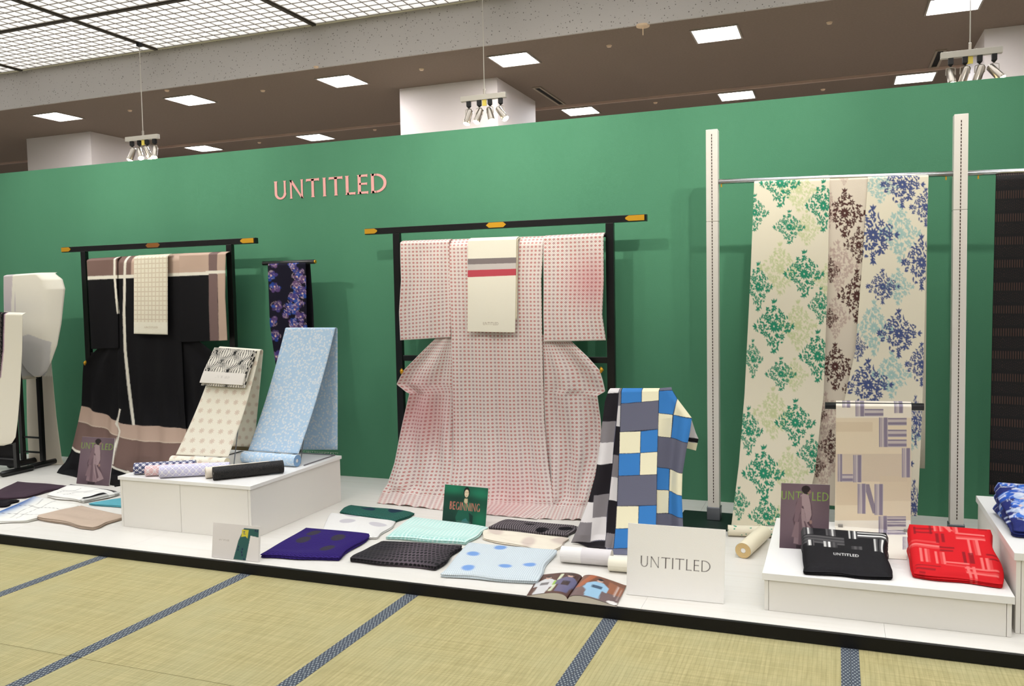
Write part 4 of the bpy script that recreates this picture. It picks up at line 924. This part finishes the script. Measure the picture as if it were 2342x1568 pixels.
# coat poster: a standing figure in a long pale coat, head turned down
def coat_poster(res):
    c = cvs(70, 98, (112, 92, 100), res)
    c.soft(35, 40, 40, 50, (128, 108, 114), .8).soft(30, 98, 50, 22, (78, 62, 70), .9).soft(66, 20, 26, 40, (98, 80, 88), .6)
    c.text('UNTITLED', 0.5, 24.5, 68, 12.5, (138, 176, 70), .1)
    c.poly([(24, 96), (22, 70), (18, 54), (22, 40), (22, 30), (27, 18), (36, 16), (42, 20), (45, 34), (46, 46), (44, 58), (52, 72), (56, 84), (44, 92), (36, 97)], (92, 72, 78), .95)
    c.poly([(26, 30), (28, 18), (33, 14), (40, 17), (43, 30), (45, 46), (42, 56), (38, 58), (36, 46), (33, 34)], (172, 148, 150)).poly([(22, 34), (25, 22), (30, 18), (31, 34), (28, 46), (25, 62), (20, 56)], (128, 104, 110))
    c.poly([(22, 62), (34, 50), (46, 70), (54, 84), (40, 93), (20, 90)], (146, 122, 126)).poly([(30, 36), (34, 38), (38, 58), (50, 72), (57, 84), (46, 90), (40, 84), (34, 70), (30, 52)], (164, 140, 142)).poly([(34, 56), (36, 56), (46, 82), (42, 86)], (112, 90, 96)).poly([(27, 46), (30, 46), (32, 66), (34, 92), (27, 92)], (116, 94, 100)).poly([(22, 58), (27, 58), (26, 82), (17, 80)], (138, 114, 118))
    c.ell(36.5, 9, 6, 6.5, (42, 30, 32)).ell(40.5, 11.5, 2.6, 3.4, (150, 116, 108)).ell(35.5, 8, 6, 5.5, (40, 29, 31))
    c.ell(44, 57, 2, 3, (168, 134, 124)).poly([(24, 92), (40, 92), (38, 98), (24, 98)], (52, 40, 46)); return c
pz = .0515
board('coat_poster', (-4.597, -.76, pz), (-4.302, -.755, pz), aty(188, 998, -.715), coat_poster(2.), 76, 106, 'purple-brown poster of a figure in a long coat beside the black kimono', 'poster')
board('coat_poster', (.152, -1.365, .2025), (.35, -1.345, .2025), aty(1787, 1104, -1.325), coat_poster(2.6), 110, 148, 'purple-brown poster of a figure in a long coat on the low white box', 'poster')
c = cvs(100, 76, (28, 76, 58), 2.2)
c.soft(18, 6, 40, 18, (34, 128, 92), .9).soft(84, 14, 30, 18, (36, 130, 96), .9).soft(40, 26, 90, 12, (24, 56, 46), .8).soft(88, 66, 24, 26, (28, 118, 84), .9).soft(12, 66, 40, 30, (22, 54, 44), .9)
c.poly([(34, 76), (30, 62), (36, 46), (38, 36), (46, 31), (58, 31), (66, 38), (66, 50), (70, 64), (68, 76)], (30, 92, 72)).poly([(42, 76), (46, 66), (54, 62), (62, 70), (60, 76)], (60, 128, 126), .8).poly([(60, 50), (70, 56), (70, 74), (64, 74)], (20, 42, 36), .8).soft(56, 38, 10, 7, (44, 138, 96), .7)
c.poly([(48, 24), (55, 24), (56, 31), (52, 34), (47, 31)], (206, 188, 150)).ell(52, 12, 7, 10.5, (24, 22, 22)).ell(52, 14, 4.9, 7.8, (232, 210, 176)).ell(50, 12, 1.2, .5, (110, 84, 62)).ell(54.4, 12, 1.2, .5, (110, 84, 62)).ell(52.4, 18.6, 1.5, .6, (190, 110, 90)).poly([(46.6, 10), (47.5, 5), (52, 3.6), (57, 5), (57.6, 10), (54.5, 6.4), (49.5, 6.4)], (24, 22, 22))
c.text('BEGINNING', 15, 47, 70, 15, (226, 130, 112), .11).line([(34, 69), (66, 69)], .8, (120, 130, 120), .7).line([(38, 71.5), (64, 71.5)], .8, (120, 130, 120), .7)
bg = atz(1011, 1196); bh = atz(1110, 1207)
board('beginning_card', (bg[0], bg[1], pz), (bh[0], bh[1], pz), aty(1018, 1107, bg[1]+.035), c, 110, 84, 'green landscape card lettered BEGINNING with a dark-haired person before the pink kimono', 'card')
c = cvs(100, 70, (222, 216, 212), 2.4)
c.poly([(46, 70), (56, 28), (55, 32), (66, 6), (97, 6), (97, 22), (80, 20), (72, 70)], (48, 92, 88)).poly([(97, 22), (80, 20), (73, 70), (98, 70)], (232, 226, 222)).poly([(62, 9), (76, 9), (74, 26), (70, 22), (61, 24)], (216, 200, 62))
for x, y in [(90, 9), (94, 10), (56, 44), (55, 50), (64, 48), (63, 54), (64, 60), (68, 68)]: c.rect(x-1.2, y-2, x+1.2, y+2, (30, 38, 76))
c.line([(64, 14), (68, 12), (66, 18), (70, 18)], 1.2, (60, 84, 120)).text('UNTITLED', 14, 35, 22, 3, (170, 160, 150), .12)
board('kimono_card', (-2.498, -1.838, pz), (-2.219, -1.832, pz), aty(488, 1194, -1.80), c, 112, 80, 'small white landscape card picturing a green robe at the platform edge', 'card')
c = cvs(100, 76, (249, 246, 241), 3.); c.text('UNTITLED', 14, 45, 72, 11.5, (46, 30, 28), .075)
board('name_sign', (-.442, -1.715, pz), (-.043, -1.7, pz), (-.436, -1.69, .349), c, 220, 165, 'large white sign lettered UNTITLED standing beside the open magazine', 'sign')

# open magazine
MG = empty('magazine', (-.66, -1.73, .05), 'open glossy magazine with pictures of people in light robes', 'magazine')
def page(sp0, sp1, out0, out1, cv, nm, rise=.022, n=40):
    sp0, sp1, out0, out1 = [np.array([*q[:2], .0]) for q in (sp0, sp1, out0, out1)]; P = np.zeros((n, n, 3))
    for j in range(n):
        t = j/(n-1)
        for i in range(n):
            s = i/(n-1); p = (sp0+(out0-sp0)*s)*(1-t)+(sp1+(out1-sp1)*s)*t
            P[j, i] = (p[0], p[1], .0515+.004+rise*math.sin(math.pi*min(1, s*1.05)**.55)*(1-.15*t)+.004*(1-s))
    s, t = np.meshgrid(np.linspace(0, 1, n), np.linspace(0, 1, n)); col = cv.at(s*100, (1-t)*100); return P, col
def robe(c, x, y, h, body, face=(206, 168, 150)):
    c.poly([(x-h*.16, y), (x-h*.2, y-h*.3), (x-h*.3, y-h*.42), (x-h*.26, y-h*.66), (x-h*.08, y-h*.8), (x+h*.1, y-h*.8), (x+h*.28, y-h*.62), (x+h*.28, y-h*.38), (x+h*.16, y-h*.4), (x+h*.18, y)], body)
    c.ell(x, y-h*.88, h*.075, h*.09, face).ell(x, y-h*.93, h*.085, h*.06, (40, 30, 28)); c.poly([(x-h*.1, y-h*.6), (x+h*.12, y-h*.6), (x+h*.12, y-h*.46), (x-h*.1, y-h*.46)], tuple(int(k*.55) for k in body))
cl = Canvas(0, 0, 100, 100, (88, 56, 44), 1.5); cl.soft(20, 10, 60, 40, (70, 42, 34), .8)
# left page: u runs from the spine outwards
robe(cl, 72, 98, 88, (214, 214, 214)); cl.poly([(40, 6), (46, 6), (52, 90), (44, 90)], (214, 222, 190)).rect(46, 40, 52, 60, (150, 196, 70)); robe(cl, 22, 92, 88, (98, 96, 128)); cl.rect(14, 45, 33, 60, (44, 30, 34))
cr_ = Canvas(0, 0, 100, 100, (110, 88, 86), 1.5); cr_.rect(0, 0, 100, 42, (118, 70, 46)).poly([(20, 0), (36, 0), (14, 60), (0, 60)], (170, 92, 50)).poly([(64, 10), (100, 20), (100, 60), (70, 60)], (150, 90, 56)); robe(cr_, 46, 96, 88, (150, 190, 216)); cr_.rect(36, 42, 58, 54, (60, 84, 108))
for k in range(4): cr_.line([(84+k*3.4, 16+k*4), (84+k*3.4, 62+k*6)], 1.1, (212, 196, 188), .8)
cr_.ell(90, 94, 12, 7, (226, 222, 216))
GL_ = printed('glossy_page', .3, .5)
sp0, sp1 = (-.652, -1.868), (-.668, -1.592)
for nm, o0, o1, cv_ in (('open_page', (-.832, -1.866), (-.866, -1.6), cl), ('open_page', (-.446, -1.866), (-.462, -1.622), cr_)):
    P, col = page(sp0, sp1, o0, o1, cv_, nm); grid_obj(nm, P, GL_, MG, col, solid=.001)
    Q = P.copy(); n = len(Q); bot = Q.copy(); bot[..., 2] = .0506
    edge = np.array([Q[0], bot[0]]) - np.array([0, 0, .0012]); edge[1, :, 2] = .0506
    grid_obj('page_block', edge, mat('page_edges', (214, 206, 196), .7), MG, solid=0)
    out = np.array([Q[:, -1], bot[:, -1]]) - np.array([0, 0, .0012]); out[1, :, 2] = .0506
    grid_obj('page_block', out, mat('page_edges', (214, 206, 196), .7), MG, solid=0)

# ================================================================== colour-block bolts over a low stand
ST = empty('cloth_stand', (-.6, -.76, .05), 'low black stand hidden under the colour-block cloth bolts', 'stand')
MB().tube([(-.74, -.745, .785), (-.5, -.745, .785)], .012, 12).build('crossbar', LACQ, ST, smooth=True)
MB().box((-.605, -.757, .07), (-.575, -.733, .7775)).build('post', LACQ, ST)
MB().box((-.68, -.83, .0505), (-.5, -.66, .0695)).build('foot', LACQ, ST)
def T1(p): return [(1280+.2935*x, 860+.2935*y) for x, y in p]
cx = Canvas(1290, 880, 1610, 1290, (108, 106, 118), 2.2)
K, GRY, WHT, BLU_, CRE, SLA, LN = (34, 30, 34), (132, 126, 128), (224, 218, 216), (62, 128, 196), (242, 234, 200), (106, 106, 122), (28, 28, 44)
def blk(l, t, r, b, c, tl=0, sk=0): cx.poly(T1([(l+sk*0, t), (r, t+tl), (r+sk, b+tl), (l+sk, b)]), c)
for q, c in [([(200, 600), (330, 430), (310, 760), (240, 760)], GRY), ([(220, 760), (295, 760), (300, 975), (200, 975)], K), ([(150, 975), (285, 975), (270, 1135), (100, 1130)], WHT), ([(60, 1130), (275, 1132), (252, 1305), (60, 1300)], GRY), ([(50, 1300), (360, 1290), (360, 1360), (50, 1360)], K),
             ([(340, 90), (465, 90), (462, 128), (355, 140)], WHT), ([(330, 135), (462, 128), (440, 352), (320, 352)], K), ([(300, 352), (434, 352), (414, 516), (300, 514)], GRY), ([(290, 514), (416, 516), (404, 684), (280, 682)], WHT), ([(270, 682), (406, 684), (382, 922), (250, 920)], K), ([(275, 920), (378, 922), (360, 1102), (262, 1098)], GRY), ([(262, 1098), (358, 1102), (352, 1284), (240, 1286)], WHT),
             ([(463, 90), (484, 90), (482, 230), (455, 230)], GRY), ([(455, 230), (482, 230), (474, 392), (436, 390)], WHT), ([(436, 390), (474, 392), (466, 618), (408, 616)], K), ([(410, 616), (466, 618), (460, 792), (396, 790)], GRY), ([(396, 790), (460, 792), (452, 972), (374, 970)], WHT), ([(374, 970), (452, 972), (440, 1226), (354, 1226)], K), ([(354, 1226), (440, 1226), (420, 1340), (350, 1336)], GRY)]: cx.poly(T1(q), c)
cx.line(T1([(463, 90), (440, 352), (406, 684), (360, 1102), (352, 1340)]), 1., LN)
blk2 = [([(480, 90), (640, 90), (638, 205), (478, 214)], BLU_), ([(640, 90), (774, 90), (772, 190), (638, 205)], CRE), ([(476, 214), (772, 190), (768, 412), (470, 434)], SLA), ([(468, 434), (632, 428), (628, 598), (464, 604)], CRE), ([(632, 428), (766, 412), (762, 588), (628, 598)], BLU_), ([(462, 604), (628, 598), (624, 772), (458, 776)], BLU_), ([(628, 598), (762, 588), (758, 766), (624, 772)], CRE), ([(456, 776), (758, 766), (756, 1004), (448, 1012)], SLA), ([(446, 1012), (617, 1010), (612, 1182), (436, 1188)], CRE), ([(617, 1010), (756, 1004), (752, 1174), (612, 1182)], BLU_), ([(434, 1188), (612, 1182), (604, 1340), (420, 1344)], BLU_), ([(612, 1182), (752, 1174), (748, 1330), (604, 1340)], CRE), ([(380, 1344), (748, 1330), (748, 1420), (370, 1420)], SLA),
        ([(774, 90), (870, 90), (866, 118), (774, 114)], SLA), ([(774, 114), (866, 118), (906, 184), (872, 308), (774, 284)], BLU_), ([(906, 180), (1030, 335), (876, 310)], CRE), ([(774, 284), (872, 308), (856, 490), (770, 462)], CRE), ([(876, 310), (1030, 338), (1000, 530), (856, 490)], BLU_), ([(768, 462), (856, 490), (1000, 530), (950, 770), (844, 735), (764, 700)], SLA), ([(764, 700), (844, 735), (840, 905), (762, 876)], BLU_), ([(846, 737), (954, 768), (948, 944), (840, 908)], CRE), ([(762, 876), (840, 905), (836, 1084), (760, 1060)], CRE), ([(840, 908), (948, 944), (954, 1118), (836, 1086)], BLU_), ([(758, 1060), (836, 1086), (954, 1118), (960, 1240), (752, 1240)], SLA)]
for q, c in blk2:
    cx.poly(T1(q), c); cx.line(T1(q+q[:1]), 1.1, LN)
gF = lambda z: -.765-.34*np.clip((.81-z)/.76, -.05, 1.2)
def E1(*r): return [tuple(T1(p)) for p in r]
dk = empty('cloth_bolt', (-.72, -.95, .05), 'black grey and white block-patterned cloth bolt beside the pink kimono', 'cloth bolt')
def tw2(u, v): return -.03*np.clip(1-v/.02, 0, 1)**2
pxsheet('cloth', E1([(385, 98), (474, 97)], [(352, 200), (482, 230)], [(325, 430), (472, 400)], [(305, 610), (464, 610)], [(280, 770), (460, 790)], [(225, 975), (452, 980)], [(165, 1130), (440, 1180)], [(88, 1300), (390, 1372)]), gF, 300, 130, PC, dk, floor=.0515, canvas=cx, disp=lambda u, v: tw2(u, v)+.02*np.sin(u*6.3+.4)*np.clip(v*2, 0, 1), solid=.001)
bu = empty('cloth_bolt', (-.5, -.95, .05), 'blue cream and slate checked cloth bolt with a dark outline behind the white sign', 'cloth bolt')
pxsheet('cloth', E1([(478, 97), (774, 97)], [(478, 230), (772, 190)], [(468, 430), (766, 410)], [(460, 610), (762, 590)], [(455, 780), (757, 768)], [(446, 1010), (755, 1005)], [(434, 1190), (750, 1172)], [(385, 1385), (745, 1400)]), lambda z: gF(z)-.012, 330, 110, PC, bu, floor=.0525, canvas=cx, disp=tw2, solid=.001)
pxsheet('side_fall', E1([(774, 97), (850, 97)], [(773, 140), (880, 140)], [(772, 190), (910, 190)], [(769, 330), (1022, 334)], [(766, 430), (1006, 450)], [(763, 590), (978, 590)], [(758, 770), (948, 772)], [(756, 900), (943, 940)], [(753, 1100), (950, 1110)], [(750, 1300), (958, 1290)], [(750, 1400), (960, 1390)]), lambda z: gF(z)*.75-.2, 330, 76, PC, bu, floor=.052, canvas=cx, disp=lambda u, v: -.05*u+.022*np.cos(u*7)*np.clip(v*4, 0, 1)+tw2(u, v), solid=.001)
ct = Canvas(1560, 940, 1610, 1040, WHT, 2); ct.poly(T1([(980, 470), (1100, 490), (1100, 525), (980, 505)]), K).poly(T1([(960, 505), (1100, 525), (1100, 600), (960, 580)]), CRE)
pxsheet('loose_tail', E1([(1012, 332), (1030, 345)], [(1010, 420), (1060, 440)], [(1000, 470), (1082, 488)], [(985, 560), (1062, 580)]), lambda z: -.72+0*z, 50, 20, PC, bu, canvas=ct)
roll('cloth_roll', (-.83, -1.385, .0895), (-.59, -1.375, .0895), .038, mat('white_grey_roll', (234, 230, 226), .7, lambda b: b.mix(b.gt(b.v, .1), (238, 234, 230), (222, 216, 216))), 'white and pale grey cloth roll at the foot of the block-patterned bolt', end=((232, 226, 214), (206, 198, 184)))
roll('cloth_roll', (-.585, -1.44, .0855), (-.26, -1.43, .0855), .034, mat('ivory_roll', (240, 234, 214), .7, lambda b: b.mix(b.lt(b.ab(b.u-.055), .002), (240, 234, 214), (90, 100, 130))), 'ivory cloth roll behind the white UNTITLED sign', end=((236, 230, 210), (214, 204, 176)))

# ================================================================== hanging obi, folded obis on the low boxes
os_ = empty('obi_stand', (.54, -.9, .2025), 'black round-barred obi stand on the low white box', 'stand')
MB().tube([aty(1887, 927, -.9), aty(2113, 930, -.9)], .0165, 16).build('crossbar', LACQ, os_, smooth=True)
for x in (.4, .68):
    MB().box((x-.006, -.896, .216), (x+.006, -.884, .752)).build('post', mat('grey_post', (150, 146, 140), .5), os_)
    MB().box((x-.01, -.96, .2025), (x+.01, -.87, .2155)).build('foot', mat('grey_post', (150, 146, 140), .5), os_)
ch = Canvas(1890, 905, 2110, 1300, (228, 212, 184), 2.2)
T3 = lambda p: [(1600+.3168*x, 860+.3168*y) for x, y in p]
for q, c, al in [([(985, 170), (1545, 170), (1545, 300), (985, 300)], (238, 230, 214), .8), ([(985, 330), (1250, 330), (1250, 400), (985, 400)], (214, 194, 164), .6), ([(985, 560), (1500, 560), (1500, 760), (985, 760)], (204, 186, 166), .6), ([(985, 760), (1140, 760), (1140, 930), (985, 930)], (214, 194, 164), .7), ([(1300, 720), (1530, 720), (1530, 900), (1300, 900)], (216, 198, 170), .7), ([(960, 1040), (1560, 1040), (1560, 1340), (960, 1340)], (240, 234, 222), .9)]: ch.poly(T3(q), c, al)
LV, LD = (190, 180, 184), (128, 118, 140)
def vb(x0, y0, x1, y1):
    ch.poly(T3([(x0, y0), (x1, y0), (x1, y1), (x0, y1)]), LV, .8); w_ = (x1-x0)
    for a, b in ((.03, .14), (.24, .3), (.55, .95)): ch.poly(T3([(x0+a*w_, y0), (x0+b*w_, y0), (x0+b*w_, y1), (x0+a*w_, y1)]), LD, .9)
def hb(x0, y0, x1, y1):
    ch.poly(T3([(x0, y0), (x1, y0), (x1, y1), (x0, y1)]), LV, .8); h = y1-y0
    for a, b in ((.03, .2), (.55, .9)): ch.poly(T3([(x0, y0+a*h), (x1, y0+a*h), (x1, y0+b*h), (x0, y0+b*h)]), LD, .9)
for q in [(1030, 175, 1090, 226), (1125, 170, 1190, 290), (1405, 180, 1470, 266), (1295, 298, 1360, 510), (1460, 518, 1522, 730), (997, 562, 1030, 760), (1108, 568, 1170, 766), (1140, 775, 1200, 992), (1262, 778, 1325, 1002), (1292, 1008, 1355, 1142), (1465, 1158, 1530, 1250)]: vb(*q)
for q in [(1190, 235, 1328, 290), (1360, 300, 1495, 356), (1360, 385, 1495, 440), (1360, 455, 1495, 512), (1030, 705, 1108, 762), (1355, 1010, 1490, 1046), (1355, 1050, 1490, 1086), (1355, 1110, 1490, 1144)]: hb(*q)
ch.poly(T3([(1200, 778), (1225, 778), (1265, 930), (1265, 990), (1250, 990), (1200, 830)]), LD, .9)
ho = empty('obi', (.54, -1.1, .2025), 'cream obi woven with lavender striped capital letters hung over the black bar', 'obi')
pxsheet('front_fall', [((1912, 918), (2085, 920)), ((1911, 1050), (2084, 1050)), ((1909, 1200), (2083, 1206)), ((1922, 1268), (2074, 1279))], lambda z: -.924-.02*np.clip((.78-z)/.55, 0, 1), 330, 150, printed('printed_satin', .38, .4), ho, floor=.2045, canvas=ch, disp=lambda u, v: -.045*np.clip(1-v/.03, 0, 1)**2, solid=.001)
P = np.array([[(x, -.879, z) for x in np.linspace(.381, .70, 6)] for z in np.linspace(.775, .5, 6)]); grid_obj('back_fall', P, plain_cloth('obi_lining', (226, 212, 186)), ho)
def stripes(c, x, y, w_, h, cols, vert=True, al=1.):
    n = len(cols)
    for k, cc in enumerate(cols):
        if cc is None: continue
        if vert: c.rect(x+w_*k/n, y, x+w_*(k+1)/n, y+h, cc, al)
        else: c.rect(x, y+h*k/n, x+w_, y+h*(k+1)/n, cc, al)
cbk = Canvas(0, 0, 100, 100, (24, 22, 25), 2.4); g1, g2, g3 = (84, 82, 82), (58, 56, 58), (196, 194, 190)
stripes(cbk, 0, 0, 12, 20, [g1, g2, g3, g1, g2]); stripes(cbk, 28, 0, 12, 20, [g1, g2, g1, g3, g1]); stripes(cbk, 56, 0, 11, 22, [g3, (20, 20, 22), g1, (226, 224, 220), g2]); stripes(cbk, 67, 6, 33, 12, [g3, (30, 28, 30), (230, 228, 224), g1], False)
stripes(cbk, 0, 22, 50, 18, [g1, g2, g1, g2, g1], False); stripes(cbk, 3, 34, 9, 13, [g1, (224, 222, 218), g3, (24, 22, 25), g1]); stripes(cbk, 24, 34, 17, 13, [g3, g1, (228, 226, 222), g2, g1, g2]); stripes(cbk, 58, 40, 13, 8, [g2, g1, g2, g1]); stripes(cbk, 86, 20, 12, 29, [g3, g1, (24, 22, 25), g1, (226, 224, 220)])
cbk.text('UNTITLED', 35, 66, 31, 6, (228, 226, 222), .13)
folded('obi', [(.276, -1.688), (.568, -1.668), (.566, -1.4), (.25, -1.4)], .2028, .022, .115, printed('printed_black_obi', .6), 'folded black obi with grey plaid strips lettered UNTITLED on the low box', 'obi', layers=3, canvas=cbk, seed=21, nu=180, nv=120, wav=.002)
crd = Canvas(0, 0, 100, 100, (206, 22, 30), 2.4); r1, r2, r3 = (228, 112, 108), (130, 18, 26), (214, 66, 66)
stripes(crd, 30, 0, 12, 16, [r1, r3, None, r1, r3]); crd.poly([(40, 0), (46, 0), (54, 14), (48, 14)], r1); stripes(crd, 48, 0, 12, 16, [r1, None, r3, r1]); stripes(crd, 56, 16, 36, 12, [r1, None, r3, r1], False); stripes(crd, 69, 28, 13, 30, [r1, None, r3, r1]); stripes(crd, 0, 36, 34, 14, [r3, None, r1, r3], False); stripes(crd, 9, 52, 12, 28, [r1, None, r1, r3]); stripes(crd, 27, 55, 12, 26, [r1, None, r3, r1]); stripes(crd, 38, 74, 28, 9, [r1, None, r3], False); stripes(crd, 80, 62, 12, 22, [r1, None, r1, r3]); stripes(crd, 60, 82, 38, 12, [r1, None, r3, r1], False); stripes(crd, 62, 80, 10, 20, [r1, None, r1])
for q in [(4, 10, 26, 3), (4, 18, 24, 3), (4, 8, 3, 16), (24, 2, 3, 20), (31, 20, 4, 18), (38, 20, 4, 16), (34, 44, 18, 3), (34, 50, 16, 3), (60, 52, 4, 22), (67, 54, 6, 20), (2, 86, 30, 2), (2, 92, 24, 3), (88, 54, 12, 3), (90, 62, 10, 3), (6, 98, 8, 2), (86, 4, 10, 2)]: crd.rect(q[0], q[1], q[0]+q[2], q[1]+q[3], r2, .85)
folded('obi', [(.662, -1.612), (.957, -1.628), (.955, -1.33), (.664, -1.33)], .2028, .028, .143, printed('printed_red_obi', .65), 'folded bright red obi with pink plaid strips on the low box', 'obi', layers=3, canvas=crd, seed=22, nu=110, nv=100, wav=.003)
cfl = Canvas(0, 0, 100, 100, (34, 42, 104), 2.); rnd = random.Random(4)
for k in range(26): blossom(cfl, rnd.uniform(3, 26) if k < 13 else rnd.uniform(30, 95), 6+(k % 13)*7, rnd.uniform(9, 13), [(60, 112, 200), (40, 84, 176), (176, 190, 214), (208, 210, 220)], (214, 218, 226), 7)
folded('obi', [(1.035, -1.45), (1.45, -1.46), (1.45, -1.1), (1.02, -1.1)], .3505, .04, .142, printed('printed_blue_obi', .6), 'folded navy obi with white and blue flowers on the white box', 'obi', layers=3, canvas=cfl, seed=23, nu=100, nv=100, wav=.003, rim=.012)

# ================================================================== cream bolts on the black stands at the platform end
def end_stand(x, y, z, ext, label):
    o = empty('cloth_stand', (x, y, .05), label, 'stand')
    for k, xx in enumerate((x, x-ext)):
        MB().box((xx-.016, y-.014, .0955), (xx+.016, y+.014, z-.014)).build('post', LACQ, o)
        MB().tube([(xx, y-.135, .073), (xx, y-.12, .073), (xx, y+.12, .073), (xx, y+.135, .073)], [.014, .0222, .0222, .014], 14).build('foot', LACQ, o, smooth=True)
    MB().tube([(x-ext-.05, y, z), (x+.05, y, z)], .0135, 12).build('crossbar', LACQ, o, smooth=True)
    for zz in (.16, .275): MB().tube([(x-ext+.0165, y, zz), (x-.0165, y, zz)], .008, 8).build('rung', LACQ, o)
    return o
end_stand(-5.375, -.37, 1.5, .21, 'black ladder-like stand under the taller cream cloth bolt')
sb = end_stand(-5.33, -.63, 1.235, .5, 'black stand under the shorter cream cloth bolt')
MB().box((-5.75, -.612, .1), (-5.352, -.596, .72)).build('black_board', mat('black_board', (16, 15, 17), .7), sb)
ca = Canvas(-40, 600, 160, 1100, (240, 234, 218), 1.6)
ca.rect(-40, 600, 35, 712, (206, 196, 196)).poly([(30, 600), (37, 600), (33, 712), (25, 712)], (240, 234, 218)).poly([(40, 772), (65, 764), (112, 782), (105, 850), (90, 870), (40, 870)], (208, 204, 200)).poly([(0, 860), (160, 860), (160, 1100), (0, 1100)], (216, 206, 186))
PE = printed('printed_linen', .85)
a1 = empty('cloth_bolt', (-5.35, -.42, .05), 'taller cream linen cloth bolt with grey bands looped over a black stand', 'cloth bolt')
pxsheet('front_loop', [((8, 628), (97, 622)), ((8, 645), (119, 638)), ((8, 668), (127, 660)), ((9, 720), (124, 740)), ((14, 780), (119, 790)), ((44, 822), (110, 825)), ((62, 848), (100, 850)), ((80, 862), (88, 862))], lambda z: -.42+0*z, 120, 60, PE, a1, canvas=ca, disp=lambda u, v: -.1*np.clip((u-.75)*4, 0, 1)**2*np.clip(1-v*.8, 0, 1)+tw2(u, v), solid=.002)
pxsheet('inner_loop', [((42, 760), (52, 760)), ((46, 800), (60, 815)), ((50, 864), (78, 860)), ((52, 868), (84, 865))], lambda z: -.405+0*z, 30, 10, PE, a1, canvas=ca)
pxsheet('back_fall', [((58, 790), (121, 700)), ((60, 860), (119, 830)), ((62, 980), (130, 950)), ((66, 1050), (143, 1050)), ((80, 1064), (147, 1062))], lambda z: -.27+.03*z, 90, 40, PE, a1, floor=.052, canvas=ca, disp=lambda u, v: .01*np.sin(u*7)*np.clip(v*3, 0, 1))
cc2 = Canvas(-60, 690, 60, 1040, (242, 235, 216), 1.6); cc2.poly([(-60, 690), (13, 690), (10, 800), (4, 862), (0, 870), (-60, 870)], (22, 20, 24)).line([(13, 690), (10, 800), (4, 862)], 2.5, (190, 150, 170), .7)
for k in range(40): cc2.ell(3+(k % 3)*.9, 715+k*3.7, .7, 1.2, (150, 140, 130))
a2 = empty('cloth_bolt', (-5.2, -.7, .3), 'shorter cream cloth bolt with a black selvedge looped over a black stand', 'cloth bolt')
pxsheet('front_loop', [((-50, 712), (49, 715)), ((-50, 800), (48, 800)), ((-50, 900), (43, 900)), ((-50, 960), (38, 960)), ((-50, 1000), (33, 1000)), ((-50, 1014), (24, 1014)), ((-50, 1019), (6, 1019))], lambda z: -.668+0*z, 160, 70, PE, a2, canvas=cc2, disp=lambda u, v: tw2(u, v)+.012*np.sin(u*4), solid=.002)
pxsheet('back_fall', [((-50, 716), (46, 716)), ((-50, 900), (40, 900)), ((-50, 1000), (10, 1000))], lambda z: -.606+0*z, 20, 10, PE, a2, canvas=cc2)
